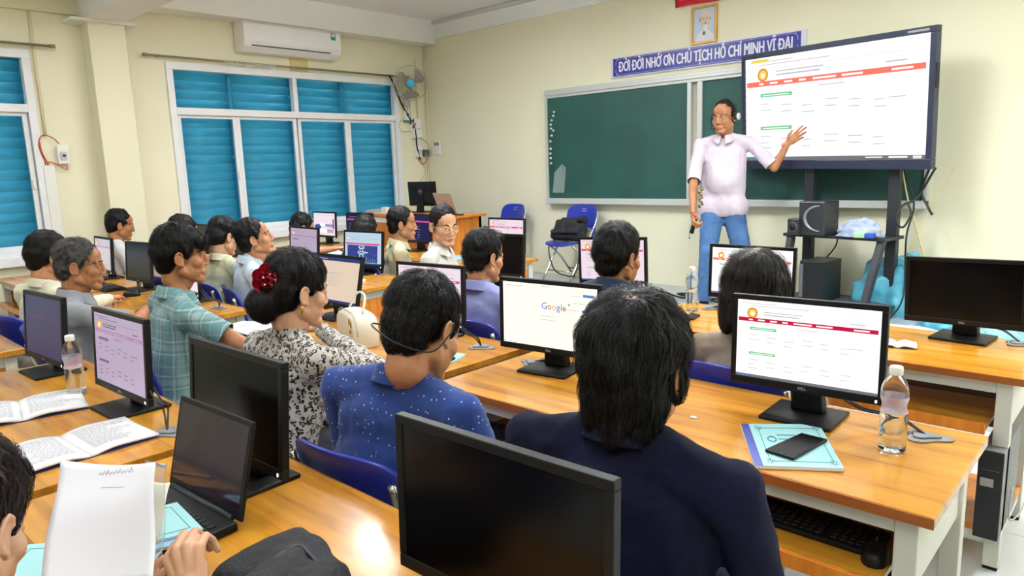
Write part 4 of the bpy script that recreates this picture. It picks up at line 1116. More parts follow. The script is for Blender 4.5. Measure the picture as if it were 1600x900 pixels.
    # hair
    if hair:
        hb = Blob()
        if hair in ('short', 'full', 'grey', 'bowl', 'bun', 'pony', 'long', 'bob', 'collar', 'spiky'):
            hb.ell((0, -.024, .050), (.0825, .097, .087)); hb.ell((0, -.050, .005), (.073, .066, .062)); hb.ell((0, -.056, -.030), (.058, .050, .050))
            for s in (-1, 1): hb.cap((s*.070, .012, .035), (s*.071, .010, .000), .012, .008)
        if hair == 'thin':
            hb.ell((0, -.030, .030), (.081, .088, .068)); hb.ell((0, -.054, -.02), (.064, .054, .055)); hb.ell((0, -.03, .075), (.060, .066, .050))
        if hair == 'recede':
            hb.ell((0, -.032, .050), (.0815, .089, .080)); hb.ell((0, -.054, -.02), (.066, .054, .055))
            for s in (-1, 1): hb.cap((s*.071, .008, .03), (s*.072, .008, .00), .010, .007)
        if hair in ('full', 'bowl', 'collar'): hb.ell((0, -.018, .060), (.087, .098, .088)); hb.ell((0, -.05, .02), (.082, .074, .07))
        if hair == 'bowl': hb.cap((-.045, .060, .060), (.045, .060, .060), .028, .028); hb.cap((-.03, .075, .05), (.055, .068, .045), .016, .014)
        if hair == 'spiky':
            for k in range(26):
                a = 2*PI*k/26*5.1; r_ = .07*math.sqrt(k/26); q = (r_*math.cos(a), -.02+r_*math.sin(a), .118-.6*r_*r_/.07)
                hb.cap(q, (q[0]*1.15, q[1]*1.1+.01, q[2]+.022), .014, .006)
            hb.cap((-.03, .05, .105), (.035, .05, .105), .02, .02)
        if hair == 'collar':
            hb.ell((0, -.056, -.03), (.078, .056, .070)); hb.ell((0, -.02, .05), (.094, .102, .092)); hb.cap((-.045, -.055, -.04), (-.040, -.066, -.090), .032, .022); hb.cap((.045, -.055, -.04), (.040, -.066, -.090), .032, .022); hb.cap((0, -.075, -.04), (0, -.080, -.098), .034, .024)
            for s in (-1, 1): hb.cap((s*.078, -.01, .05), (s*.080, -.02, -.03), .018, .012)
        if hair == 'bob':
            hb.ell((0, -.030, .045), (.094, .104, .092))
            for k in range(-6, 7):
                a = rad(180+k*19); q = (.076*math.sin(a), -.02+.080*math.cos(a))
                hb.cap((q[0], q[1], .03), (q[0]*1.12, q[1]*1.08, -.115+.01*(k % 2)), .030, .014)
        if hair in ('bun', 'pony'):
            hb.ell((0, -.020, .056), (.086, .100, .088)); hb.ell((0, -.06, .0), (.080, .066, .075))
        if hair == 'bun':
            hb.ell((0, -.115, -.045), (.062, .050, .055)); hb.cap((.02, .068, .068), (.062, .045, .02), .014, .008); hb.cap((.0, .07, .08), (-.055, .05, .03), .014, .008)
        if hair == 'pony':
            hb.ell((0, -.105, -.035), (.030, .032, .034)); hb.cap((0, -.12, -.045), (0, -.145, -.13), .026, .024); hb.cap((0, -.145, -.13), (0, -.14, -.22), .024, .008)
        if hair == 'long':
            for k in range(-5, 6):
                a = rad(180+k*20); q = (.074*math.sin(a), -.025+.076*math.cos(a))
                hb.cap((q[0], q[1], .03), (q[0]*1.25, q[1]*1.35-.01, -.26+.02*(k % 2)), .030, .022)
        near = nstr > 1500
        v, f, n = hb.mesh(0.0055, 3)
        # tousle
        nz = np.array([noise.noise(Vector(p)*32+Vector((seed, 0, 0))) for p in v]); nz2 = np.array([noise.noise(Vector((p[0]*70, p[1]*70, p[2]*22))+Vector((0, seed, 0))) for p in v]); v = v+n*(nz*0.0055+nz2*.0035)[:, None]
        fl = {'up': 1}
        def flow(p, nn):
            c = Vector((p.x-0.008, p.y+0.055, 0))
            d = Vector((c.x, c.y, 0)); d = d.normalized() if d.length > .004 else Vector((0.3, 1, 0))
            k = min(1.0, max(0.0, (0.11-p.z)/0.07))
            w = d*(1-k*0.8)+Vector((0, -0.15 if p.y < 0 else 0.1, -1.2*k-0.15))
            return w
        ln = {'short': .035, 'thin': .03, 'recede': .03, 'grey': .03, 'bowl': .06, 'full': .05, 'collar': .085, 'bob': .11, 'bun': .07, 'pony': .07, 'long': .14, 'spiky': .04}[hair]
        sv, sf = strands(v, f, n, nstr, None, None, flow, ln, swidth, seed, lift=0.010 if hair in ('spiky', 'collar', 'bob') else 0.006, steps=6 if near else 4)
        fm = 0
        if scalp:
            cen_ = v[f].mean(1); cp = np.array([0.006, -.062, .118]); dd = np.linalg.norm((cen_-cp)*[1.4, .75, .6], axis=1)
            nz_ = np.array([noise.noise(Vector(c)*90) for c in cen_]); fm = (dd < scalp*(.75+.9*nz_)).astype(int)
            if len(sv):
                rt_ = sv[sf[:, 0]]; keep = (np.linalg.norm((rt_-cp)*[1.4, .75, .6], axis=1) > scalp*.9) | (RNG.random(len(sf)) < .25); sf = sf[keep]
        P_ = [(v*hscale @ Rh.T+hc, f, fm)]
        if len(sv): P_.append((sv*hscale @ Rh.T+hc, sf, 0))
        to_obj('hair', P_, [hm or HB, mat('scalp', '8A6A55', rough=0.6)], root)
    # shirt
    if shirt is not None:
        b = Blob(); torso(b, 0.008); cuts = []
        for s in (-1, 1):
            el, wr, hp, up = A_[s]; S_ = SH[s]
            ud = (el-S_); ul = np.linalg.norm(ud); ud = ud/ul
            if sleeve == 'short':
                e2 = S_+ud*ul*.88
                b.cap(S_, S_+ud*ul*.5, .058, .058); b.cap(S_+ud*ul*.4, e2, .057, .060); cuts.append((e2, ud, .088))
            else:
                fd = wr-el; fl_ = np.linalg.norm(fd); fd /= fl_
                b.cap(S_, el, .060, .050); b.cap(el, el+fd*fl_*.5, .050, .046)
                en = fl_*(0.93 if sleeve == 'long' else 0.35)
                b.cap(el+fd*en*.5, el+fd*en, .046, .037); cuts.append((el+fd*en, fd, .06))
        b.cap(nb-np.array([0, .0, .04]), nb+np.array([0, .003, .018]), .066, .060)
        b.cap(pelv+np.array([-.08, 0, -.02]), pelv+np.array([.08, 0, -.02]), .125+belly*.4, .125+belly*.4)
        v, f, n = b.mesh(vox, 5)
        v = folds(v, n, fold, seed)
        cuts.append((pelv-np.array([0, 0, .095]), (0, 0, -1), .45 if legs != 'sit' else .25))
        v, f = clip(v, f, cuts)
        to_obj('shirt', [(v, f, 0)], [shirt], root)
        if collar is not None:
            # folded collar: stand + leaf, open at the front
            vs = []; fs = []; NA = 36
            cen = nb+np.array([0, .008, .024]); 
            for i in range(NA+1):
                t = i/NA; a = rad(-90+14+ (360-28)*t)       # start just right of front
                front = abs(2*t-1)                           # 1 at the front, 0 at the back
                ca, sa = math.cos(a), -math.sin(a)           # sa=+1 front
                rx, ry = .060, .064
                drop = .020*(sa+1)                            # lower at the front
                leaf = .034+.030*front**3
                for r_, z_ in ((0, -.012), (.000, .020), (.004, .036), (.012, .030), (.020+.006*front, .020-leaf*.5), (.028+.012*front, .020-leaf)):
                    vs.append((cen[0]+(rx+r_)*ca, cen[1]+(ry+r_)*sa, cen[2]+z_-drop+.006))
            for i in range(NA):
                for j in range(5): fs.append((i*6+j, (i+1)*6+j, (i+1)*6+j+1, i*6+j+1))
            o = MB().add(vs, fs, 0, True).build('collar', collar, root)
            so_ = o.modifiers.new('s', 'SOLIDIFY'); so_.thickness = .003; ss = o.modifiers.new('ss', 'SUBSURF'); ss.levels = 1; ss.render_levels = 1
    # trousers and shoes
    pm = pants or mat('dark_trousers', '23252E', rough=0.8, bump=0.1, bscale=200)
    b = Blob(); b.ell(pelv+np.array([0, 0, -.015]), (.160, .122, .105))
    for s in (-1, 1):
        h_, k_, a_ = LG[s]; b.cap(h_, k_, .088 if legs == 'sit' else .104, .064 if legs == 'sit' else .078); b.cap(k_, a_, .062 if legs == 'sit' else .078, .052 if legs == 'sit' else .064)
    v, f, n = b.mesh(.0115, 4); v = folds(v, n, .007, seed+5)
    v, f = clip(v, f, [(LG[s][2]+np.array([0, 0, .0]), (0, 0, -1), .12) for s in (-1, 1)])
    to_obj('trousers', [(v, f, 0)], [pm], root)
    for s in (-1, 1):
        a_ = LG[s][2]; b = Blob(); zf = 0.03
        b.ell((a_[0], a_[1]+.05, zf+.012), (.043, .12, .032)); b.ell((a_[0], a_[1]-.01, zf+.03), (.040, .055, .045)); b.ell((a_[0], a_[1]+.05, .012), (.046, .128, .014))
        v, f, n = b.mesh(.012, 2); v[:, 2] = np.maximum(v[:, 2], 0.0)
        to_obj('shoe', [(v, f, 0)], [mat('dark_shoe', '1E1C1C', rough=0.4)], root)
    if legs == 'sit' and seat:
        c = base+fw*(0.10+chair_dy)
        chair(c.x, c.y, 0, rz, chair_label or 'blue folding chair of the '+' '.join(label.split(',')[0].split()[:10]))
    return root, inv, dict(hc=hc, nb=nb, SH=SH, A=A_, Rh=Rh, Mh=Mh, chest=chest)

# fabrics
def fabric(name, c, c2=None, vary=0.1, bump=0.15, bscale=260, rough=0.85, sheen=0.15): return mat(name, c, rough=rough, vary=vary, vscale=6, col2=c2, bump=bump, bscale=bscale, sheen=sheen, spec=0.2)
NAVY = fabric('navy_cloth', '10132E', '0B0D20', bump=0.1, sheen=0.0)
PINKW = fabric('pale_pink_shirt', 'C8BCC8', vary=0.05)
LILAC = fabric('lilac_shirt', '8C92C4', vary=0.06)
CREAMF = fabric('cream_shirt', 'D6D3BC', vary=0.05); WHITEF = fabric('white_shirt', 'CCCBC4', vary=0.04); GREYF = fabric('grey_shirt', '8D9096', vary=0.12)
YEL = fabric('pale_yellow_shirt', 'CFCDA6', vary=0.05); SKY = fabric('pale_blue_shirt', 'BFCEDC', vary=0.05); PGREY = fabric('pale_grey_shirt', 'B9BDBE', vary=0.06)
TAUPE = fabric('taupe_blouse', '8C7E70', vary=0.1); DENIM = fabric('dark_denim', '2B3A52', '1E2A40', bump=0.3); BLACKF = fabric('black_cloth', '141416'); SAGE = fabric('sage_blouse', 'A3A985', 'BDBC9C', vary=0.3)
_N, _L, _b = nodes(SAGE)
def patt_coord(m, generated=False):
    N, L, b = nodes(m); tc = N.new('ShaderNodeTexCoord'); return N, L, b, tc.outputs['Object']
# white dots on blue
DOT = fabric('dotted_blue_shirt', '28407F')
N_, L_, b_, co = patt_coord(DOT)
vo = N_.new('ShaderNodeTexVoronoi'); vo.inputs['Scale'].default_value = 58; vo.inputs['Randomness'].default_value = 0.55; L_.new(co, vo.inputs['Vector'])
r = ramp(N_, [(0.0, lin('A9B4DC')), (0.13, lin('A9B4DC')), (0.17, lin('28407F'))]); L_.new(vo.outputs['Distance'], r.inputs[0]); L_.new(r.outputs[0], b_.inputs['Base Color'])
# leopard print
LEO = fabric('leopard_blouse', 'C9C4BC')
N_, L_, b_, co = patt_coord(LEO)
nz = N_.new('ShaderNodeTexNoise'); nz.inputs['Scale'].default_value = 55; L_.new(co, nz.inputs[0])
ad = N_.new('ShaderNodeVectorMath'); ad.operation = 'MULTIPLY_ADD'; ad.inputs[1].default_value = (.012, .012, .012); L_.new(nz.outputs['Color'], ad.inputs[0]); L_.new(co, ad.inputs[2])
vo = N_.new('ShaderNodeTexVoronoi'); vo.inputs['Scale'].default_value = 56; vo.inputs['Randomness'].default_value = 0.9; L_.new(ad.outputs[0], vo.inputs['Vector'])
r = ramp(N_, [(0.0, lin('8E857C')), (0.26, lin('847A70')), (0.33, lin('15120F')), (0.50, lin('1A1612')), (0.56, lin('AFAAA2')), (1, lin('BDB8B0'))]); L_.new(vo.outputs['Distance'], r.inputs[0])
n3 = N_.new('ShaderNodeTexNoise'); n3.inputs['Scale'].default_value = 70; L_.new(co, n3.inputs[0])
r3 = ramp(N_, [(0.42, (1, 1, 1)), (0.46, (0, 0, 0))]); L_.new(n3.outputs['Fac'], r3.inputs[0])
mx = N_.new('ShaderNodeMix'); mx.data_type = 'RGBA'; L_.new(r3.outputs[0], mx.inputs[0]); L_.new(r.outputs[0], mx.inputs[6]); mx.inputs[7].default_value = (*lin('B5B0A8'), 1); L_.new(mx.outputs[2], b_.inputs['Base Color'])
# plaid
PLD = fabric('teal_plaid_shirt', '6F9497')
N_, L_, b_, co = patt_coord(PLD)
sx = N_.new('ShaderNodeSeparateXYZ'); L_.new(co, sx.inputs[0])
def bands(sock, period, pts):
    m1 = N_.new('ShaderNodeMath'); m1.operation = 'MULTIPLY'; m1.inputs[1].default_value = 1/period; L_.new(sock, m1.inputs[0])
    m2 = N_.new('ShaderNodeMath'); m2.operation = 'FRACT'; L_.new(m1.outputs[0], m2.inputs[0])
    r = ramp(N_, pts); L_.new(m2.outputs[0], r.inputs[0]); return r.outputs[0]
q0 = (0, 0, 0); q1 = (.75, .75, .75); q2 = (.35, .35, .35)
PT_ = [(0, q0), (.10, q0), (.11, q1), (.15, q1), (.16, q0), (.22, q0), (.23, q2), (.40, q2), (.41, q0), (.47, q0), (.48, q1), (.52, q1), (.53, q0), (.75, q0), (.76, q2), (.79, q2), (.80, q0)]
s1 = N_.new('ShaderNodeMath'); s1.operation = 'ADD'; L_.new(sx.outputs[0], s1.inputs[0]); mlt = N_.new('ShaderNodeMath'); mlt.operation = 'MULTIPLY'; mlt.inputs[1].default_value = 0.6; L_.new(sx.outputs[1], mlt.inputs[0]); L_.new(mlt.outputs[0], s1.inputs[1])
ba = bands(s1.outputs[0], 0.145, PT_); bb2 = bands(sx.outputs[2], 0.15, PT_)
sc_ = N_.new('ShaderNodeMix'); sc_.data_type = 'RGBA'; sc_.blend_type = 'ADD'; sc_.inputs[0].default_value = 1; L_.new(ba, sc_.inputs[6]); L_.new(bb2, sc_.inputs[7])
mx = N_.new('ShaderNodeMix'); mx.data_type = 'RGBA'; L_.new(sc_.outputs[2], mx.inputs[0]); mx.inputs[6].default_value = (*lin('5E8486'), 1); mx.inputs[7].default_value = (*lin('97ADAF'), 1); L_.new(mx.outputs[2], b_.inputs['Base Color'])
JEANS = mat('blue_jeans', '3F6490', rough=0.85, vary=0.4, vscale=5, col2='2C4A74', bump=0.2, bscale=300)
SPORT = fabric('sport_shirt_white', 'DADCDC')
# ------------------------------------------------------------------ who sits where
person('person in a navy shirt with thick black hair, seen from behind near the bottom', ony(995, 576, 1.18), 4, turn=(6, -6, 0), lean=0.08, sleeve='long', shirt=NAVY, skin='mid', hair='collar', arms=None, collar=NAVY, nstr=9000, scalp=.021, brd=1.30, shoulder_drop=-.045, seed=11, fold=0.006, vox=0.008, hscale=1.13, swidth=0.0013, chair_label='blue folding chair under the person in the navy shirt')
person('person in a royal blue shirt with tiny white dots, head bowed, cord around it', ony(662, 515, 1.22), 6, turn=(6, -26, 0), lean=0.07, sleeve='short', shirt=DOT, skin='mid', hair='short', collar=DOT, nstr=6000, brd=1.38, seed=12, fold=0.006, vox=0.008, hscale=1.16, shoulder_drop=-.04, off=-.11, belly=0.03, chair_label='blue folding chair under the person in the dotted blue shirt')
person('person in a leopard-print blouse with a red flower in the black hair bun', ony(466, 455, 1.30), 0, turn=(-4, -10, 0), lean=0.14, sleeve='long', shirt=LEO, skin='fair', hair='bun', collar=None, nstr=4500, brd=1.12, seed=13, fold=0.008,
       arms={'R': (Vector((-2.10, 1.52, 0.80)), ony(497, 512, 1.70), 'flat')}, chair_label='blue folding chair under the woman in the leopard-print blouse')
person('person with thinning brown hair in a taupe blouse seen from behind between two screens', ony(1185, 455, 2.50), 0, turn=(0, -8, 0), lean=0.05, sleeve='long', shirt=TAUPE, skin='fair', hair='bob', hm=HSP, scalp=.022, nstr=3500, brd=1.10, seed=14, hscale=1.16, chair_label='blue folding chair under the person with brown hair')
person('person with short black hair in a dark denim shirt, before the green-button screen', ony(966, 402, 2.52), 2, turn=(-6, -6, 0), lean=0.05, shoulder_drop=-.03, hscale=1.06, sleeve='long', shirt=DENIM, skin='tan', hair='full', collar=DENIM, nstr=2500, brd=1.08, seed=15)
person('person in a lilac shirt with spiky black hair, seen from behind in the middle', ony(757, 402, 2.50), 6, turn=(-10, -10, 0), lean=0.05, hscale=1.05, sleeve='short', shirt=LILAC, skin='mid', hair='spiky', collar=LILAC, nstr=2500, brd=1.15, seed=16)
person('person with glasses in a white shirt turning round to look to the right', ony(694, 353, 3.50), -62, turn=(-42, -10, 0), lean=0.05, sleeve='short', shirt=WHITEF, skin='fair', hair='short', collar=WHITEF, glasses='gold', nstr=500, hscale=1.16, brd=1.15, seed=17)
person('person in a pale yellow shirt, in profile beside the man with glasses', ony(629, 350, 3.55), -28, turn=(-6, -4, 0), lean=0.10, sleeve='short', shirt=YEL, skin='mid', hair='short', collar=YEL, nstr=800, brd=1.12, seed=18)
person('person in black with long loose black hair, seen from behind near the wide window', ony(572, 362, 3.55), 10, turn=(0, -16, 0), lean=0.10, sleeve='long', shirt=BLACKF, skin='fair', hair='long', nstr=800, brd=0.98, seed=19)
person('person in a pale grey shirt with bowed head, reaching for a bottle', ony(472, 357, 3.50), 0, turn=(-12, -28, 0), lean=0.16, sleeve='short', shirt=PGREY, skin='mid', hair='short', collar=None, glasses='dark', nstr=500, brd=1.15, seed=20, shoulder_drop=0.02,
       arms={'R': (onz(493, 393, 0.83), onz(526, 388, 0.84), 'grip')})
person('person in a pale blue shirt looking up to the front, in profile', ony(398, 372, 2.30), -16, turn=(-6, 12, 0), lean=0.04, sleeve='short', shirt=SKY, skin='mid', hair='short', collar=SKY, nstr=900, brd=1.18, seed=21)
person('person in a sage green blouse with a low black ponytail', ony(350, 370, 2.35), 14, turn=(-4, -16, 0), lean=0.14, sleeve='long', shirt=SAGE, skin='fair', hair='pony', collar=mat('sage_collar', 'D8D8C2', rough=0.8), nstr=700, brd=1.0, seed=22)
person('person in a teal plaid short-sleeved shirt with thick black hair, in profile', ony(284, 400, 1.33), -8, turn=(-8, -4, 0), lean=0.10, sleeve='short', shirt=PLD, skin='tan', hair='bowl', collar=PLD, nstr=3500, brd=1.22, hscale=1.07, shoulder_drop=.02, seed=23, vox=0.008, fold=0.007,
       arms={'R': (Vector((-2.93, 1.36, 0.84)), onz(402, 553, 0.79), 'relax')}, chair_label='blue folding chair under the man in the plaid shirt')
person('person mostly hidden behind the plaid-shirt man, only black hair showing', ony(288, 366, 2.3), 0, turn=(0, -5, 0), sleeve='short', shirt=WHITEF, hair='full', nstr=400, seed=24)
person('person in black and white sportswear looking right, in front of the left wall', ony(188, 352, 2.24), -4, turn=(-4, -12, 0), lean=0.12, sleeve='short', shirt=SPORT, skin='tan', hair='short', nstr=600, brd=1.12, seed=25)
person('person with grey hair and a lined face in a light grey shirt, in profile', ony(126, 415, 1.16), -16, turn=(-6, -6, 0), lean=0.10, sleeve='short', shirt=GREYF, skin='tan', hair='grey', hm=HG, collar=GREYF, nstr=2500, brd=1.12, seed=26,
       arms={'R': (Vector((-3.86, 1.30, 0.80)), onz(228, 484, 0.80), 'relax')})
person('person in a cream long-sleeved shirt with one hand on a mouse, behind the grey-haired man', ony(76, 402, 1.18), 12, turn=(0, -10, 0), lean=0.12, sleeve='long', shirt=CREAMF, skin='mid', hair='full', collar=CREAMF, nstr=1200, brd=1.15, seed=27,
       arms={'R': (onz(118, 482, 0.83), onz(172, 466, 0.80), 'flat')})
HP = at(-66, 832, 1.12)
WR = at(303, 938, 1.17)
person('person at the lower left corner, dark hair, holding up a white plastic folder', HP, 14, turn=(30, -26, 0), lean=0.12, sleeve='short', shirt=DENIM, skin='fair', hair='full', hm=HBR, nstr=5000, brd=1.1, seed=28,
       arms={'R': (at(350, 1150, 1.08), WR, 'grip', tuple(-F_)), 'L': (at(20, 1150, 1.05), at(150, 985, 1.16), 'relax')}, chair_label='blue folding chair under the person at the lower left corner')
DT = 5.98
tr, tinv, tj = person('person teaching in a pale pink shirt and jeans, headset on, pointing at the big screen', at(1131, 183, DT), 196, turn=(-16, -8, 0), lean=0.0, sleeve='short', shirt=PINKW, skin='tan', hair='recede', hm=HB, collar=PINKW, nstr=700, brd=1.20, seed=29, belly=0.035, pants=JEANS, hscale=1.12,
       legs={1: (at(1106, 396, DT-0.04), Vector((*at(1100, 452, DT-.02)[:2], PZ+0.09))), -1: (at(1160, 396, DT+0.0), Vector((*at(1158, 450, DT+.02)[:2], PZ+0.09)))},
       arms={'R': (at(1083, 292, DT-0.05), at(1083, 334, DT-0.15), 'grip', tuple(-R_)), 'L': (at(1210, 262, DT-0.08), at(1231, 224, DT-0.14), 'point', tuple(F_), at(1262, 200, DT-.18))})
# headset of the teacher, small radio-mic, wristband
Mh = tj['Mh']; hsM = mat('headset_dark', '24262C', rough=0.4)
hs = MB(); hs.tube([(.088*math.cos(a), -.03, .02+.112*math.sin(a)) for a in [PI*k/14 for k in range(15)]], .005, 6, M=Mh)
for s in (-1, 1): hs.tube([(s*.082, -.018, -.004), (s*.104, -.018, -.004)], .026, 14, M=Mh)
hs.tube([(.095, -.0, -.01), (.085, .06, -.05), (.04, .115, -.066)], .0028, 6, M=Mh)
hs.tube([(.045, .112, -.066), (.02, .122, -.066)], .009, 8, M=Mh)
hs.build('headset', hsM, tr)
ep = MB(); ep.tube([(-.104, -.018, -.004), (-.112, -.018, -.004)], .026, 14, M=Mh); ep.build('ear_pad', mat('pale_grey_plastic'), tr)
wr = tj['A'][1][1]; el = tj['A'][1][0]
MB().tube([tuple(wr+np.array([0.028*math.cos(2*PI*k/14), 0.028*math.sin(2*PI*k/14), .012])) for k in range(14)], .003, 5, closed=True).build('wristband', RW, tr)
p = at(1084, 351, DT-0.16)
rm = empty('presentation_remote', p, 0.3, label='small dark remote held in the lowered hand of the teacher', cat='remote')
MB().box(-.016, .016, -.012, .012, -.075, .05, M=Matrix.Rotation(rad(14), 4, 'Y')).build('remote_body', BLACKP, rm, bevel=.005)
MB().tube([(-.03, 0, .0), (-.035, 0, -.10), (-.035, 0, -.115)], [.002, .002, .007], 6).build('lanyard', CABLE, rm)
kb = MB()
for k in range(9): kb.ell if False else kb.tube([(0.012*math.sin(k*2.1), 0.012*math.cos(k*1.7), -.02*k), (0.012*math.sin(k*2.1)+.01, .01*math.cos(k), -.02*k-.02)], .011, 6)
ko = kb.build('key_bunch', mat('key_brass', '7A6B45', rough=0.4, metal=0.5)); ko.location = at(1094, 290, DT-0.14)
tag(ko, 'bunch of keys hanging at the hip of the teacher', 'keys')

# red hair flower, earring, necks' cord
lp = [o for o in bpy.data.objects if o.type == 'EMPTY' and 'leopard' in o.get('label', '') and o.get('category') == 'person'][0]
def to_local(root, p):
    Mw = Matrix.Translation(root.location) @ Matrix.Rotation(root.rotation_euler[2], 4, 'Z'); return Mw.inverted() @ Vector(p)
fc = to_local(lp, ony(420, 438, 1.19))
REDF = mat('red_satin', 'A81830', rough=0.3, spec=0.6)
fd = (to_local(lp, (0, 0, H))-fc).normalized(); Q = fd.to_track_quat('Z', 'Y').to_matrix().to_4x4()
fb = MB()
for ring, (nP, rr, tz) in enumerate([(7, .050, .0), (6, .036, .012), (4, .020, .022)]):
    for k in range(nP):
        a = 2*PI*k/nP+ring*.5
        Mp = Matrix.Translation(fc) @ Q @ Matrix.Rotation(a, 4, 'Z') @ Matrix.Translation((rr*.55, 0, tz)) @ Matrix.Rotation(rad(-25-20*ring), 4, 'Y')
        vs = []; n_ = 7
        for i in range(n_):
            for j in range(n_):
                u = i/(n_-1)*2-1; v = j/(n_-1)*2-1; kx = rr*.75
                sc2 = math.sqrt(max(0, 1-v*v*.5))
                vs.append((u*kx*sc2, v*kx*math.sqrt(max(0, 1-u*u*.5)), .012*math.sin(u*3+v*2+k)*.7+.012*(u*u+v*v)))
        fb.add(vs, [(i*n_+j, (i+1)*n_+j, (i+1)*n_+j+1, i*n_+j+1) for i in range(n_-1) for j in range(n_-1)], 0, True, Mp)
fo = fb.build('hair_flower', REDF, lp)
gb_ = MB()
for k in range(5): gb_.add([tuple((Matrix.Translation(fc) @ Q @ Vector((.02*math.cos(k*1.3)+.004*p[0], .02*math.sin(k*1.3)+.004*p[1], .034+.004*p[2])))) for p in SV], SF.tolist(), 0, True)
gb_.build('flower_bead', mat('silver_bead', 'F2D8DC', rough=0.1, metal=0.3), fo)
MB().tube([to_local(lp, ony(472, 478, 1.25)), to_local(lp, ony(472, 490, 1.25))], .004, 6).build('earring', mat('gold_earring', 'C9A24C', rough=0.25, metal=0.8), lp)

# ------------------------------------------------------------------ the big interactive screen on its stand
SWd, SHt = 1.665, 0.985
scx, scy, scz = -2.095, 6.02, 1.425
tv = empty('interactive_display', (scx, scy, PZ), rad(-14.9), label='huge bright interactive display on a black wheeled stand at the front right', cat='display')
Mt = Matrix.Translation((0, 0, scz-PZ)) @ Matrix.Rotation(rad(4.0), 4, 'X') @ Matrix.Rotation(rad(1.0), 4, 'Y')
NB = mat('display_bezel', '252B3E', rough=0.35)
m_ = MB()
m_.box(-SWd/2, SWd/2, 0, .07, SHt-.045, SHt, M=Mt); m_.box(-SWd/2, SWd/2, 0, .07, 0, .075, M=Mt); m_.box(-SWd/2, -SWd/2+.042, 0, .07, .075, SHt-.045, M=Mt); m_.box(SWd/2-.042, SWd/2, 0, .07, .075, SHt-.045, M=Mt)
bz_ = m_.build('bezel', NB, tv, bevel=.006)
MB().box(-SWd/2+.03, SWd/2-.03, .02, .10, .03, SHt-.02, M=Mt).build('rear_shell', BLACKP, tv, bevel=.01)
MB().box(SWd/2, SWd/2+.006, .01, .05, SHt-.42, SHt-.25, M=Mt).build('side_ports', BLACKP, bz_)
tvs = MB().box(-SWd/2+.042, SWd/2-.042, .008, .015, .075, SHt-.045, M=Mt).build('screen', BLACKG, tv)
its = site('white', 'salmon', 'green', 21, task='tasklight', textk='page2')
its += [(0.045, .955, .155, .985, 'yellow'), (0.70, 0.01, 0.71, 0.028, 'gg'), (0.715, 0.014, 0.80, 0.024, 'white'), (0.83, 0.012, 0.92, 0.026, 'white'), (0.945, .018, .985, .028, 'white'), (0.945, .006, .985, .014, 'white')]
its += [(0.10+.035*k, .006, .118+.035*k, .03, ('gb', 'yellow', 'salmon', 'gg', 'blue')[k]) for k in range(5)]
its += [(.006, .88-.06*k, .012, .888-.06*k, ('text', 'text', 'blue', 'salmon', 'text', 'blue', 'salmon')[k % 7]) for k in range(12)]
keys = []
for it in its:
    if it[4] not in keys: keys.append(it[4])
q = MB(); scr(q, SWd-.084, SHt-.12, [(*i[:3], i[3]*3.2, *i[4:]) if i[0] == 'disc' else i for i in its], 0, keys); q.v = [tuple(Mt @ Vector((v[0], v[1]+.0078, v[2]+.075))) for v in q.v]
q.build('picture', [PAL[k] for k in keys], tvs)
vs, fs = text_arrays('SMART BOARD', .028, .0003, .0)
MB().box(SWd/2-.20, SWd/2-.05, -.001, .0, SHt-.03, SHt-.015, M=Mt).build('brand_plate', mat('logo_silver'), bz_)
# stand
st = empty('display_stand', (-1.93, 5.95, PZ), rad(-10), label='black steel display stand with a middle shelf under the big screen', cat='stand')
SB = mat('stand_black', '22252A', rough=0.45)
for sx in (-.345, .345):
    MB().box(sx-.04, sx+.04, .10, .16, .05, 1.35).build('upright', SB, st, bevel=.004)
    a = MB(); a.add([(sx*.97-.025, -.30, .05), (sx*.97+.025, -.30, .05), (sx*.97+.025, -.24, .05), (sx*.97-.025, -.24, .05), (sx*1.08-.025, -.12, .61), (sx*1.08+.025, -.12, .61), (sx*1.08+.025, -.06, .61), (sx*1.08-.025, -.06, .61)], [(0, 3, 2, 1), (4, 5, 6, 7), (0, 1, 5, 4), (1, 2, 6, 5), (2, 3, 7, 6), (3, 0, 4, 7)])
    a.build('front_strut', SB, st, bevel=.003)
    MB().box(sx-.05, sx+.05, -.34, .30, .03, .07).build('foot', SB, st, bevel=.004)
    for yy in (-.30, .26): MB().tube([(sx-.012, yy, .03), (sx+.012, yy, .03)], .03, 14).build('caster', BLACKP, st)
MB().box(-.42, .42, -.14, .16, .605, .63).build('shelf', SB, st, bevel=.003)
MB().box(-.42, .42, -.30, .24, .07, .095).build('base_shelf', mat('dark_shelf', '3A3F46', rough=0.5), st, bevel=.003)
MB().box(-.345, .345, .16, .19, 1.15, 1.35).build('mount_plate', SB, st)
SHZ = PZ+.63
# speakers on the shelf
sw = empty('subwoofer', Vector((ony(1278, 362, 5.86).x, 5.88, SHZ)), rad(-14), label='black subwoofer box with a curved silver swoosh on the stand shelf', cat='speaker')
MB().box(-.115, .115, -.11, .09, 0, .27).build('cabinet', mat('speaker_black', '2A2C30', rough=0.35), sw, bevel=.012)
arc = [(0.075-.13*math.sin(PI*k/12), -.1125, .135+.10*math.cos(PI*k/12)) for k in range(13)]
MB().tube(arc, [.004+.010*math.sin(PI*k/12) for k in range(13)], 8).build('silver_trim', mat('silver_trim', '8C9094', rough=0.3, metal=0.5), sw)
ss_ = empty('small_speaker', Vector((ony(1243, 362, 5.80).x-.0, 5.81, SHZ)), rad(-10), label='small black satellite speaker at the left end of the stand shelf', cat='speaker')
MB().box(-.05, .05, -.05, .04, 0, .13).build('cabinet', mat('speaker_black'), ss_, bevel=.006)
MB().tube([(0, -.0485, .065), (0, -.056, .065)], .033, 18).build('speaker_cone', mat('cone_black', '0C0C0E', rough=0.6), ss_)
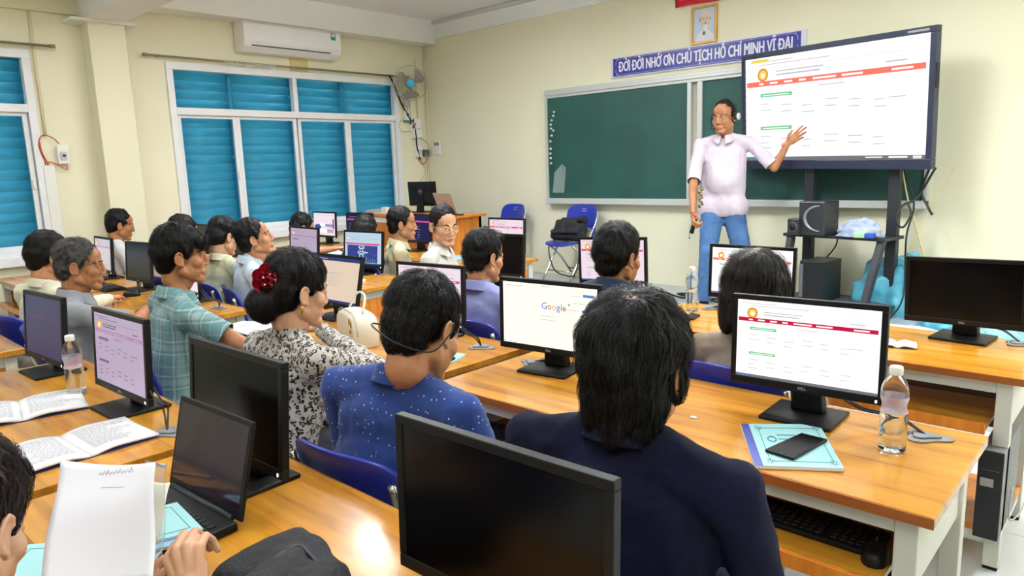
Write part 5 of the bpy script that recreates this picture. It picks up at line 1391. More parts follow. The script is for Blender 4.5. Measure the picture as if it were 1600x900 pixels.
MB().tube([(.036*math.cos(2*PI*k/20), -.052, .065+.036*math.sin(2*PI*k/20)) for k in range(20)], .003, 5, closed=True).build('cone_ring', mat('dark_grey_plastic'), ss_)
# crumpled cloth on shelf
def cloth_heap(name, label, loc, sx, sy, sz, m, seed, nu=46, nv=30, cat='cloth', parts=None, rz=0):
    rs = np.random.default_rng(seed); vs = []; fs = []
    for i in range(nu):
        for j in range(nv):
            a = 2*PI*i/nu; t = j/(nv-1)
            r_ = math.sin(t*PI/2); z_ = math.cos(t*PI/2)
            p = Vector((math.cos(a)*r_, math.sin(a)*r_, z_))
            k = .95+.22*noise.noise(p*1.8+Vector((seed, 0, 0)))+.14*(1-2*abs(noise.noise(p*2.4+Vector((0, seed, 0)))))+.05*(1-2.5*abs(noise.noise(p*5.0+Vector((0, 0, seed)))))+.012*noise.noise(p*13)
            vs.append((p.x*sx*k, p.y*sy*k, max(0.002, p.z*sz*k) if t < 1 else 0.002))
    for i in range(nu):
        for j in range(nv-1): fs.append((i*nv+j, i*nv+j+1, ((i+1) % nu)*nv+j+1, ((i+1) % nu)*nv+j))
    o = MB().add(vs, fs, 0, True).build(name, m, None, loc=loc, rz=rz)
    return tag(o, label, cat)
c0 = ony(1338, 368, 5.80)
o = cloth_heap('crumpled_cloth', 'crumpled pale blue-grey cloth lying on the stand shelf', (c0.x, 5.84, SHZ), .17, .09, .125, mat('grey_blue_cloth', 'AEB9CC', rough=0.9, vary=0.3, vscale=12, col2='8E9CBC'), 3)
tag(MB().box(-.05, .05, -.03, .03, 0, .045).build('plastic_packet', mat('green_packet', '9DC29A', rough=0.3), None, bevel=.01, loc=(c0.x+.05, 5.735, SHZ), rz=.2), 'small pale green packet in front of the crumpled cloth', 'packet')
tag(MB().box(-.04, .04, -.015, .025, 0, .04).build('blue_packet', mat('blue_packet', '2D49A8', rough=0.3), None, bevel=.01, loc=(c0.x+.12, 5.72, SHZ), rz=-.1), 'small royal blue packet beside the green one on the shelf', 'packet')
# dark PC tower/big speaker on base shelf and small box
bs = empty('computer_tower', Vector((ony(1277, 460, 5.85).x, 5.92, PZ+.095)), rad(-6), label='black computer tower standing on the lower shelf of the display stand', cat='computer')
MB().box(-.10, .10, -.17, .14, 0, .33).build('case', mat('tower_black', '15171A', rough=0.4), bs, bevel=.005)
MB().box(-.102, -.07, -.172, -.165, .03, .30).build('front_strip', mat('dark_grey_plastic'), bs, bevel=.002)
o = empty('power_strip', Vector((ony(1292, 466, 5.70).x, 5.68, PZ+.095)), .2, label='small black adapter box lying on the lower stand shelf', cat='adapter')
MB().box(-.09, .09, -.03, .03, 0, .03).build('box', BLACKP, o, bevel=.004); MB().box(.02, .05, -.031, -.03, .01, .02).build('label', mat('pale_grey_plastic'), o)
# teal plastic bag heap behind the right upright
TEAL = mat('teal_plastic_sheet', '63B5CB', rough=0.32, vary=0.35, vscale=7, col2='3E93AF', coat=0.3)
o = cloth_heap('teal_plastic_bag', 'big crumpled light-blue plastic bag heaped behind the display stand', (-1.50, 6.12, PZ), .36, .15, .43, TEAL, 8, 72, 44, cat='plastic bag')
cloth_heap('teal_plastic_bag', 'smaller fold of light-blue plastic bag spilling forward on the platform', (-1.12, 5.75, PZ), .16, .12, .16, TEAL, 9, cat='plastic bag')
cloth_heap('white_sheet', 'low white plastic sheet spread on the platform behind the desk', (-1.28, 5.35, PZ), .26, .18, .07, mat('white_film', 'DCE4EA', rough=0.35), 10, cat='plastic sheet')
cloth_heap('yellow_cloth', 'pale yellow cloth on the platform left of the dark monitor stand', (-.98, 5.25, PZ), .12, .10, .09, mat('pale_yellow_cloth', 'E6DCA4', rough=0.9), 12)
cloth_heap('folded_bag', 'light blue bag with a red edge lying behind the dark monitor stand', (-.70, 5.2, PZ), .17, .10, .16, mat('light_blue_bag', '8CC3D2', rough=0.5), 13, cat='bag')
tag(MB().box(-.02, .02, -.08, .08, 0, .17).build('red_packet', mat('crimson_packet', 'B01E45', rough=0.4), None, bevel=.008, loc=(-.52, 5.18, PZ)), 'narrow crimson packet next to the light blue bag', 'packet')
# cables by the stand
SHc = [(-1.42, 6.05), (-1.36, 6.08), (-1.30, 6.2)]
cable('hanging_cable', [(-1.52, 6.0, 1.45), (-1.44, 6.05, 1.15), (-1.47, 6.02, .9), (-1.45, 5.95, .45), (-1.46, 5.6, .31)], .007, CABLE, 'black cable dropping from the display down to the platform', 'cable')
cable('hanging_cable', [(-1.32, 6.1, 1.42), (-1.42, 6.05, 1.2), (-1.50, 5.98, 1.14), (-1.53, 5.95, 1.03), (-1.48, 5.95, .98), (-1.44, 5.98, 1.08), (-1.47, 6.0, 1.16)], .009, CABLE, 'black cable coiled in a loop right of the display stand', 'cable')
cable('hanging_cable', [(-1.36, 6.1, 1.42), (-1.40, 6.08, 1.25), (-1.34, 6.05, 1.12), (-1.31, 6.05, 1.07)], .009, CABLE, 'short black cable with a loose end beside the coiled one', 'cable')
CC = mat('cream_cable', 'DCCB8C', rough=0.6)
cable('cream_cable', [(-1.55, 6.1, 1.42), (-1.50, 6.1, 1.2), (-1.45, 6.1, 1.05), (-1.36, 6.15, .72), (-1.22, 6.25, .45)], .006, CC, 'cream cable hanging in a diagonal line right of the stand', 'cable')
cable('cream_cable', [(-1.22, 6.2, 1.42), (-1.33, 6.15, 1.15), (-1.44, 6.1, .85), (-1.56, 6.1, .62)], .003, CC, 'thin cream wire slanting down to the left behind the stand', 'cable')
cable('speaker_cable', [(-2.02, 5.9, SHZ+.04), (-1.93, 5.86, SHZ+.11), (-1.92, 5.85, SHZ+.02), (-1.86, 5.88, SHZ+.09)], .004, CABLE, 'thin speaker cable curling up beside the subwoofer', 'cable')
cable('speaker_cable', [(-2.0, 6.12, SHZ), (-2.02, 6.12, SHZ-.12), (-2.08, 6.05, PZ+.40)], .006, CABLE, 'dark cable running from the shelf down to the tower', 'cable')
cable('floor_cable', [(-3.9, 6.1, PZ+.01), (-3.5, 5.9, PZ+.012), (-3.2, 5.75, PZ+.012), (-2.9, 5.85, PZ+.02), (-3.1, 6.0, PZ+.012), (-3.3, 5.8, PZ+.03), (-2.7, 5.7, PZ+.012)], .009, CABLE, 'black cable lying in loops on the platform left of the teacher', 'cable')

# ------------------------------------------------------------------ bag on the front chair
bg_ = empty('shoulder_bag', (-4.69, 5.93, PZ+.44), rad(-6), label='black shoulder bag lying on the empty blue chair by the chalkboard', cat='bag')
BC = mat('bag_fabric', '15161A', rough=0.85, bump=0.4, bscale=160)
b = Blob(); b.cap((-.19, 0, .06), (.19, .02, .06), .055, .055); b.cap((-.17, .04, .12), (.17, .05, .13), .06, .06); b.cap((-.12, .07, .20), (.17, .08, .23), .05, .045); b.ell((0.0, .03, .12), (.22, .06, .10), rotm(0, 0, 0))
v, f, n = b.mesh(.009, 3); v = folds(v, n, .006, 4); v[:, 2] = np.maximum(v[:, 2], .004)
to_obj('bag_body', [(v, f, 0)], [BC], bg_)
b = Blob(); b.cap((-.19, -.035, .10), (.16, -.03, .12), .030, .030); b.cap((-.16, .02, .20), (.16, .04, .24), .032, .030); b.ell((0, -.01, .16), (.19, .03, .09))
v, f, n = b.mesh(.009, 3); v = folds(v, n, .004, 9)
to_obj('flap', [(v, f, 0)], [mat('bag_flap', '1C1D22', rough=0.8, bump=0.4, bscale=160)], bg_)
MB().box(-.03, .03, -.068, -.058, .10, .20).build('buckle_strap', mat('bag_strap', '2A2B30', rough=0.6), bg_, bevel=.003)
MB().tube(bezier([(-.16, 0, .02), (-.17, -.12, -.06), (-.05, -.17, -.27), (.10, -.16, -.33), (.22, -.12, -.30), (.21, -.02, .02)], 8), .009, 6, flat=.5).build('shoulder_strap', mat('bag_strap'), bg_)

# ------------------------------------------------------------------ things on the desks
PET = mat('pet_plastic', 'F6FAFC', rough=0.06, trans=0.96, ior=1.12, spec=0.7)
WATER = mat('water', 'F4F8FA', rough=0.0, trans=1.0, ior=1.2)
LBL = mat('bottle_label', 'C9D3E6', rough=0.4, trans=0.35, vary=0.5, vscale=50, col2='D2A0B4')
def bottle(label, p, h=0.225, fill=0.62, cap_=True, r=.0325, lab=True, group='clear plastic water bottles', tilt=0):
    o = empty('water_bottle', p, random.random()*6, label=label, cat='bottle', group=group)
    prof = [(.8*r, 0), (.98*r, .02*h), (r, .06*h)]
    for k in range(14):
        z = .09+.40*k/14; prof.append((r*(1-.035*(k % 2)), z*h))
    prof += [(r*.86, .50*h), (r*.84, .56*h), (r*.97, .61*h), (r*1.0, .68*h), (r*.95, .76*h), (r*.75, .84*h), (r*.42, .90*h), (r*.40, .93*h)]
    MB().lathe(prof, 24).build('bottle_shell', PET, o)
    wp = [(rr*.95, z+.002) for rr, z in prof if z < fill*h]
    if fill > .1: MB().lathe(wp, 24).build('water', WATER, o)
    if lab: MB().lathe([(r*1.012, .47*h), (r*.89, .505*h), (r*.87, .56*h), (r*.99, .615*h), (r*1.015, .66*h)], 24, cap=False).build('bottle_label', LBL, o)
    if cap_: MB().lathe([(r*.47, .905*h), (r*.49, .91*h), (r*.49, .985*h), (r*.45, h), (.001, h)], 20).build('cap', WHITEPL, o)
    return o
bottle('clear water bottle with white cap at the right edge of the notebook desk', onz(1393, 703, DTOP), h=.232, fill=.57, r=.034)
bottle('clear water bottle with white cap between the two left front screens', onz(121, 616, DTOP), h=.225, fill=.58)
bottle('clear ribbed water bottle on the second desk beside the teacher\'s legs', onz(1081, 486, DTOP), h=.235, fill=.5, lab=False)
bottle('small clear bottle beside the black switched-off monitor at the left', onz(222, 448, DTOP), h=.22, fill=.4)
bottle('clear empty bottle held upright by the bowed man near the window', onz(551, 394, DTOP), h=.24, fill=.05, lab=False)
bottle('clear empty bottle standing in front of the man with glasses', onz(705, 402, DTOP), h=.23, fill=.05, lab=False)

# table cable clips (grey rubber triangles with the monitor leads)
def grommet(label, p, rz, size=.055, lead=None):
    o = empty('cable_grommet', p, rz, label=label, cat='cable holder', group='grey cable holders on the desks')
    pts = []
    for k in range(24):
        a = 2*PI*k/24; r_ = size*(1+.28*math.cos(3*a)*.9); pts.append((r_*math.cos(a), r_*math.sin(a)*.8))
    MB().prism(pts, 0.0, .005).build('rubber_plate', mat('grommet_grey', '7C7E7E', rough=0.6), o, bevel=.002)
    MB().prism([(x*.62-.004, y*.6) for x, y in pts], .005, .011).build('rubber_cap', mat('grommet_grey'), o, bevel=.003)
    if lead:
        inv_ = (Matrix.Translation(p) @ Matrix.Rotation(rz, 4, 'Z')).inverted()
        for k, dz in enumerate((0, .012)):
            q = [inv_ @ (Vector(a)+Vector((0, .015*k*(i > 0), .006))) for i, a in enumerate(lead)]
            q[0] = Vector((0, 0, .008))
            MB().tube(bezier(q, 8), .0032, 6).build('lead', CABLE, o)
    return o
grommet('grey cable holder on the notebook desk right of the water bottle', onz(1447, 684, DTOP), .3, lead=[onz(1447, 684, .755), onz(1400, 655, .78), onz(1340, 640, .79), Vector((-.74, 2.14, .86))])
grommet('grey cable holder behind the search-page monitor', onz(835, 567, DTOP), .9, lead=[onz(835, 567, .755), onz(855, 563, .77), Vector((-1.72, 2.08, .82))])
grommet('grey cable holder right of the pink-barred monitor in the middle', onz(752, 543, DTOP), .2, lead=[onz(752, 543, .755), onz(742, 530, .80), onz(725, 520, .83), Vector((-2.46, 2.17, .86))])
grommet('grey cable holder on the desk end right of the plaid-shirt man', onz(343, 481, DTOP), .2, .05, lead=[onz(343, 481, .755), onz(340, 472, .80), onz(325, 468, .83), Vector((-4.5, 1.9, .84))])
grommet('grey cable holder beside the blue-violet monitor base', onz(63, 578, DTOP), .2)
grommet('grey cable holder left of the open laptop', onz(262, 677, DTOP), .2, .05, lead=[onz(262, 677, .755), onz(255, 640, .80), onz(245, 630, .85), Vector((-2.55, .86, .84))])
grommet('grey cable holder at the right edge behind the dark monitor', onz(1594, 538, DTOP), .2, lead=[onz(1594, 538, .755), onz(1570, 520, .79), onz(1550, 512, .80), Vector((-.56, 3.5, .84))])
grommet('grey cable holder near the brown-haired person', onz(1112, 482, DTOP), .2, lead=[onz(1112, 482, .755), onz(1130, 478, .77), Vector((-1.56, 3.53, .83))])

def slab(name, pts4, z0, z1, m, parent=None, bev=.001):
    """a flat block whose outline is four points on the plane z0"""
    mb = MB(); mb.prism([(p.x, p.y) for p in pts4], z0, z1); return mb.build(name, m, parent, bevel=bev)
# blue notebook with ornate border, phone on it
nb_ = empty('notebook', (0, 0, DTOP), label='pale blue notebook with an indigo spine and ornamental border under the phone', cat='notebook')
cr = [onz(1179, 733, DTOP), onz(1319, 738, DTOP), onz(1280, 668, DTOP), onz(1157, 667, DTOP)]
z = 0
slab('pages', cr, .001, .009, PAPER, nb_)
slab('cover', cr, .009, .0105, CYANP, nb_)
e1, e2 = cr[0], cr[3]; f1 = cr[0].lerp(cr[1], .10); f2 = cr[3].lerp(cr[2], .10)
slab('spine_tape', [e1, f1, f2, e2], .0105, .0110, NAVYP, nb_)
orn = MB()
def uvp(u, v): a = cr[0].lerp(cr[1], u); b = cr[3].lerp(cr[2], u); p = a.lerp(b, v); return (p.x, p.y, .0112)
fr_ = [uvp(.20, .10), uvp(.92, .10), uvp(.92, .88), uvp(.20, .88)]
for i in range(4): orn.tube([fr_[i], fr_[(i+1) % 4]], .0007, 4)
for u, v in ((.20, .10), (.92, .10), (.92, .88), (.20, .88)):
    for k in range(6):
        a = k*1.05; orn.tube([uvp(u+.02*math.cos(a), v+.03*math.sin(a)), uvp(u+.045*math.cos(a+.6), v+.06*math.sin(a+.6))], .0009, 4)
for k in range(3): orn.tube([uvp(.40, .5+.1*k), uvp(.72-.05*k, .5+.1*k)], .0012, 4)
orn.tube([uvp(.32+.05*math.cos(2*PI*k/16), .60+.06*math.sin(2*PI*k/16)) for k in range(16)], .0016, 4, closed=True)
orn.build('printed_border', mat('print_teal_ink', '4C7F88', rough=0.6), nb_)
ph = empty('smartphone', (0, 0, DTOP+.0115), label='black smartphone lying on the pale blue notebook', cat='phone')
pc = [onz(1195, 706, DTOP+.012), onz(1240, 720, DTOP+.012), onz(1293, 690, DTOP+.012), onz(1252, 680, DTOP+.012)]
slab('phone_body', pc, 0, .0085, BLACKP, ph, .002)
m4 = [p.lerp(sum(pc, Vector())/4, .07) for p in pc]; slab('phone_screen', m4, .0085, .0088, BLACKG, ph)
MB().tube([(pc[0].lerp(pc[1], .5)*.93+(sum(pc, Vector())/4)*.07).to_2d().to_3d()+Vector((0, 0, .009)), (pc[0].lerp(pc[1], .6)*.93+(sum(pc, Vector())/4)*.07).to_2d().to_3d()+Vector((0, 0, .009))], .0015, 4).build('home_button', mat('dark_grey_plastic'), ph)
# crumb of foil near the navy man
cloth_heap('foil_scrap', 'tiny scrap of clear wrapping on the desk right of the navy-shirt head', onz(1083, 653, DTOP), .012, .008, .006, mat('clear_scrap', 'E8EEF2', rough=0.2), 3, 14, 8, cat='scrap')

# open books (curved white pages) at the left
def open_book(label, c, ang, w, h, seed, cover=None):
    o = empty('open_book', c, ang, label=label, cat='book')
    rs = random.Random(seed)
    for s in (-1, 1):
        vs = []; n1 = 14; n2 = 6
        for i in range(n1+1):
            u = i/n1; x = s*u*w; z = .004+.017*math.sin(min(1, u*1.9)*PI*.55)*(1-u*.6)*1.0
            for j in range(n2+1): vs.append((x, (j/n2-.5)*h, z+.002*math.sin(j+seed)*u))
        fs = [(i*(n2+1)+j, (i+1)*(n2+1)+j, (i+1)*(n2+1)+j+1, i*(n2+1)+j+1) for i in range(n1) for j in range(n2)]
        pg = MB().add(vs, fs, 0, True).build('page_block', PAPER, o); sd = pg.modifiers.new('s', 'SOLIDIFY'); sd.thickness = .006; sd.offset = -1 if s > 0 else 1
        tx = MB()
        for k in range(16):
            yy = h*(.38-.048*k)
            if yy < -h*.42: break
            L_ = rs.uniform(.45, .8)
            for seg in range(7):
                u0 = .12+L_*seg/7; u1 = .12+L_*(seg+.8)/7
                zz = lambda u: .0055+.017*math.sin(min(1, u*1.9)*PI*.55)*(1-u*.6)
                tx.add([(s*u0*w, yy, zz(u0)+.001), (s*u1*w, yy, zz(u1)+.001), (s*u1*w, yy+.004, zz(u1)+.001), (s*u0*w, yy+.004, zz(u0)+.001)], [(0, 1, 2, 3) if s > 0 else (3, 2, 1, 0)])
        tx.build('print', INK, pg)
    MB().box(-w*1.01, w*1.01, -h*.505, h*.505, 0, .003).build('cover', cover or mat('book_cover_navy', '2A3670', rough=0.5), o)
    return o
open_book('open book with white pages nearest the lilac screen base at the left', (-2.33, .575, DTOP), rad(92), .19, .26, 1)
open_book('open white book cut by the left edge, behind the other open book', (-2.86, .56, DTOP), rad(80), .19, .27, 2)
open_book('open book on the desk edge in front of the plaid-shirt man', onz(385, 515, DTOP), rad(10), .15, .20, 3)

# laptop with two pale blue booklets on it
lap = empty('laptop', (-1.63, .64, DTOP), rad(3), label='open black laptop on the near left desk reflecting the books', cat='laptop')
LW, LD = .345, .235
MB().box(-LW/2, LW/2, -LD, 0, .002, .022).build('keyboard_base', BLACKP, lap, bevel=.004)
kk = MB()
for r_ in range(5):
    for c_ in range(15):
        x0 = -LW/2+.02+c_*.0205; y0 = -.04-.0195*r_; kk.box(x0, x0+.0165, y0-.0155, y0, .022, .0245)
tag(kk.build('keys', mat('laptop_keys', '101012', rough=0.45), lap), kind='stuff')
MB().box(-.05, .05, -LD+.015, -LD+.075, .022, .0228).build('touchpad', mat('dark_grey_plastic'), lap)
MB().tube([(-LW/2+.03, .002, .022), (LW/2-.03, .002, .022)], .008, 10).build('hinge', DARKM, lap)
Ml = Matrix.Translation((0, .006, .018)) @ Matrix.Rotation(rad(-14), 4, 'X')
ld_ = MB().box(-LW/2, LW/2, 0, .009, 0, .225, M=Ml).build('lid', BLACKP, lap, bevel=.004)
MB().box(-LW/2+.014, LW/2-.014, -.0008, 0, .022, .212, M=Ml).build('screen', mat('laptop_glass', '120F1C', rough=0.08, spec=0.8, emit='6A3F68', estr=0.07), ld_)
MB().box(LW/2, LW/2+.001, -.10, -.08, .008, .016).build('side_port', mat('dark_grey_plastic'), lap)
bkz = DTOP+.0245
def booklet(label, pts, z0, th, m=CYANP):
    o = empty('booklet', (0, 0, z0), label=label, cat='booklet'); slab('pages', pts, 0, th, PAPER, o); slab('cover', pts, th, th+.0012, m, o)
    q = [p.lerp(sum(pts, Vector())/4, .22) for p in pts]; mb = MB()
    for i in range(4): mb.tube([(q[i].x, q[i].y, th+.0016), (q[(i+1) % 4].x, q[(i+1) % 4].y, th+.0016)], .0008, 4)
    mb.build('printed_border', mat('print_teal_ink'), o); return o
P4 = [onz(x, y, bkz) for x, y in ((180, 880), (322, 843), (240, 792), (120, 830))]
booklet('lower of two pale blue booklets lying on the laptop keys', P4, bkz, .006, mat('booklet_blue', '8FBCE0', rough=0.5))
P5 = [onz(x, y, bkz+.0075) for x, y in ((170, 868), (318, 828), (277, 787), (135, 822))]
booklet('upper of two pale blue booklets lying on the laptop keys', P5, bkz+.0075, .003)
P6 = [onz(x, y, DTOP) for x, y in ((0, 905), (60, 975), (120, 850), (45, 855))]
booklet('pale blue booklet half hidden beneath the white folder at the lower left', P6, DTOP, .006)

# folder held by the corner person: curved white sheet in a clear sleeve
def sheet(name, m, pts, bow, parent, th=.0012):
    a, b, c, d = [Vector(p) for p in pts]; n = ((b-a).cross(d-a)).normalized(); vs = []; N_ = 16
    for i in range(N_+1):
        for j in range(N_+1):
            u, v = i/N_, j/N_; p = a.lerp(b, u).lerp(d.lerp(c, u), v)+n*bow*math.sin(PI*u)*(1-.4*v)+n*.004*math.sin(7*v+3*u); vs.append(p)
    o = MB().add(vs, [(i*(N_+1)+j, (i+1)*(N_+1)+j, (i+1)*(N_+1)+j+1, i*(N_+1)+j+1) for i in range(N_) for j in range(N_)], 0, True).build(name, m, parent)
    s = o.modifiers.new('s', 'SOLIDIFY'); s.thickness = th; s2 = None
    return o
fo_ = empty('document_folder', (0, 0, 0), label='white paper in a clear plastic folder held up at the lower left', cat='folder')
sheet('paper_sheet', mat('folder_paper', 'EDECF4', rough=0.4), [at(95, 719, 1.30), at(243, 722, 1.26), at(240, 905, 1.15), at(62, 915, 1.14)], .012, fo_)
sheet('clear_sleeve', mat('clear_sleeve', 'F2F4F0', rough=0.12, trans=0.85, ior=1.1, alpha=1.0), [at(226, 719, 1.29), at(261, 724, 1.28), at(254, 868, 1.2), at(232, 875, 1.19)], .004, fo_)
sheet('paper_sheet', mat('inner_sheet', 'E9E8DC', rough=0.5), [at(232, 750, 1.30), at(266, 754, 1.30), at(246, 850, 1.22), at(232, 850, 1.21)], .002, fo_)
wm = MB()
for k in range(9):
    x = 155+k*6; y = 742-k*.6
    wm.tube([at(x, y, 1.262), at(x+3, y-4-(k % 3)*2, 1.262), at(x+5, y+1, 1.262)], .0008, 4)
wm.tube([at(158, 762, 1.255), at(186, 761, 1.252), at(208, 760, 1.25)], .0006, 4)
wm.build('handwriting', mat('pencil_grey', 'CBC9D8', rough=0.8), fo_)

# black bag on the near desk
nb2 = empty('black_bag', (-1.27, .60, DTOP), rad(0), label='black fabric bag lying on the near desk at the bottom edge', cat='bag')
bc = [onz(x, y, DTOP+.0) for x, y in ((340, 905), (470, 838), (540, 900))]
b = Blob(); o_ = Vector((-1.27, .60, DTOP))
def lp_(px, py, z): return np.array(onz(px, py-14, DTOP+z)-o_)
b.cap(lp_(462, 870, .06), lp_(365, 925, .06), .040, .045); b.cap(lp_(478, 880, .055), lp_(515, 925, .05), .042, .042); b.cap(lp_(450, 920, .05), lp_(410, 975, .06), .065, .07); b.cap(lp_(490, 935, .05), lp_(490, 990, .06), .055, .065); b.cap(lp_(460, 890, .04), lp_(455, 950, .04), .055, .06)
v, f, n = b.mesh(.008, 3); v = folds(v, n, .006, 21, .8); v[:, 2] = np.maximum(v[:, 2], .003)
to_obj('bag_body', [(v, f, 0)], [mat('near_bag_fabric', '1D1E22', rough=0.75, bump=0.5, bscale=240)], nb2)
MB().tube(bezier([lp_(375, 925, .112), lp_(420, 893, .112), lp_(464, 866, .103), lp_(485, 880, .096), lp_(512, 912, .09)], 6), .005, 6, flat=.4).build('zip', mat('bag_strap'), nb2)

# white handbag
hb_ = empty('handbag', (-2.72, 1.86, DTOP), rad(-18), label='cream leather handbag with gold fittings in front of the leopard-print woman', cat='handbag')
CL = mat('cream_leather', 'DDD6C2', rough=0.35, bump=0.1, bscale=120)
prof = []
vs = []; fs = []; nu = 24; nv = 7
for j in range(nv):
    y = (j/(nv-1)-.5)*.12; k = 1-.10*(abs(j-(nv-1)/2)/((nv-1)/2))**3
    for i in range(nu+1):
        a = PI*i/nu; 
        ex = .45
        x = -.15*math.copysign(abs(math.cos(a))**ex, math.cos(a))*k; zz = .155*abs(math.sin(a))**.5*k
        if i in (0, nu): zz = 0
        vs.append((x, y, max(zz, 0.0)))
for j in range(nv-1):
    for i in range(nu): fs.append((j*(nu+1)+i, j*(nu+1)+i+1, (j+1)*(nu+1)+i+1, (j+1)*(nu+1)+i))
fs.append(tuple(range(nu, -1, -1))); fs.append(tuple((nv-1)*(nu+1)+i for i in range(nu+1))); fs.append(tuple([j*(nu+1) for j in range(nv)]+[j*(nu+1)+nu for j in range(nv-1, -1, -1)]))
MB().add(vs, fs, 0, True).build('bag_body', CL, hb_, bevel=.006)
MB().tube([v_ for v_ in [(-.15*math.copysign(abs(math.cos(PI*i/nu))**.45, math.cos(PI*i/nu))*1.01, -.045, .157*abs(math.sin(PI*i/nu))**.5) for i in range(1, nu)]], .0025, 6).build('zip', mat('cream_zip', 'B9AF98', rough=0.4), hb_)
GLD = mat('gold_fitting', 'C9A660', rough=0.22, metal=0.9)
MB().tube([(.105+.014*math.cos(2*PI*k/14), -.062, .115+.020*math.sin(2*PI*k/14)) for k in range(14)], .003, 6, closed=True).tube([(.105, -.062, .10), (.115, -.066, .07)], .005, 6).build('gold_ring', GLD, hb_)
MB().tube(bezier([(-.10, 0, .15), (-.06, .03, .22), (.05, .03, .22), (.10, 0, .15)], 6), .006, 6).build('handle', CL, hb_)

# keyboards and mice
def keyboard(label, p, rz, z=None, w=.44, d=.135, group='black keyboards'):
    o = empty('keyboard', p, rz, label=label, cat='keyboard', group=group)
    MB().box(-w/2, w/2, -d/2, d/2, 0, .016).build('case', BLACKP, o, bevel=.005)
    k_ = MB()
    for r_ in range(6):
        for c_ in range(21):
            x0 = -w/2+.012+c_*.0199; y0 = d/2-.012-r_*.0195
            if c_ in (15, ) and r_ > 0: continue
            k_.box(x0, x0+.0162, y0-.0155, y0, .016, .0225)
    tag(k_.build('keys', mat('key_black', '0E0F11', rough=0.5), o, bevel=.0015, seg=1), kind='stuff')
    return o
def mouse(label, p, rz, group='black mice'):
    o = empty('mouse', p, rz, label=label, cat='mouse', group=group)
    vs = []; n1, n2 = 14, 10
    for i in range(n1):
        for j in range(n2):
            a = 2*PI*i/n1; t = PI/2*j/(n2-1); r_ = math.cos(t)**.55 if j < n2-1 else 0
            vs.append((.031*r_*math.copysign(abs(math.cos(a))**.8, math.cos(a)), .054*r_*math.copysign(abs(math.sin(a))**.85, math.sin(a))-.004*math.sin(t), .036*math.sin(t)**.8))
    fs = [(i*n2+j, ((i+1) % n1)*n2+j, ((i+1) % n1)*n2+j+1, i*n2+j+1) for i in range(n1) for j in range(n2-1)]
    MB().add(vs, fs, 0, True).build('mouse_body', BLACKP, o)
    MB().tube([(-.002, .03, .0335), (.002, .03, .0335)], .008, 10).build('scroll_wheel', mat('dark_grey_plastic'), o)
    MB().tube(bezier([(0, .05, .01), (.01, .09, .006), (-.01, .13, .006)], 5), .002, 5).build('lead', CABLE, o)
    return o
TZ = DTOP-.187
keyboard('black keyboard on the pull-out tray below the notebook desk', onz(1242, 815, TZ), rad(0))
mouse('black mouse on the tray right of the keyboard at the lower right', onz(1367, 872, TZ), rad(10))
keyboard('black keyboard on the tray between the two front men', onz(775, 690, TZ)+Vector((-.02, .04, 0)), rad(0))
keyboard('black keyboard in front of the switched-off monitor by the lilac-shirt man', (-2.72, 3.06, DTOP), rad(4))
keyboard('black keyboard on the desk before the cream-shirt man', onz(150, 450, DTOP)+Vector((.08, .04, 0)), rad(0))
mouse('black mouse under the hand of the cream-shirt man', onz(206, 463, DTOP), rad(-30))
keyboard('black keyboard behind the poster screen in the middle distance', (-4.80, 2.93, DTOP), rad(2), w=.40)

# small items on the second desk
tag(slab('smartphone', [onz(x, y, DTOP) for x, y in ((1070, 497), (1083, 501), (1094, 494), (1080, 491))], DTOP, DTOP+.009, BLACKP), 'dark phone on the second desk beside the ribbed bottle', 'phone')
mouse('black mouse on the second desk behind the navy-shirt head', onz(1066, 500, DTOP), rad(60))
open_book('small white paper booklet on the second desk right of the white screen', onz(1402, 540, DTOP), rad(15), .07, .10, 5)
# things on other desks
bk2 = empty('booklet', (0, 0, DTOP), label='pale booklet under the phone of the man in the dotted shirt', cat='booklet')
slab('cover', [onz(x, y, DTOP) for x, y in ((672, 578), (700, 572), (728, 556), (700, 551))], 0, .008, CYANP, bk2)
ph2 = empty('smartphone', (0, 0, DTOP+.008), label='dark phone with glossy edge on the pale booklet beside the bowed head', cat='phone')
slab('phone_body', [onz(x, y, DTOP+.009) for x, y in ((678, 573), (688, 574), (712, 561), (702, 557))], .001, .009, BLACKP, ph2, .002)
tag(slab('paper_sheet', [onz(x, y, DTOP) for x, y in ((535, 440), (560, 446), (572, 438), (552, 434))], DTOP+.001, DTOP+.008, mat('paper_blueish', 'DDE3EE', rough=0.7)), 'small stack of white papers at the desk end left of the poster screen base', 'paper')
tag(slab('blue_folder', [onz(x, y, DTOP) for x, y in ((708, 408), (728, 406), (727, 400), (709, 401))], DTOP+.001, DTOP+.01, mat('folder_light_blue', '8DB8DC', rough=0.4)), 'light blue folder beside the man with glasses', 'folder')
tag(slab('paper_pile', [onz(x, y, DTOP) for x, y in ((505, 398), (548, 400), (560, 393), (515, 391))], DTOP+.001, DTOP+.012, mat('paper_blueish')), 'white paper under the forearm of the bowed man', 'paper')
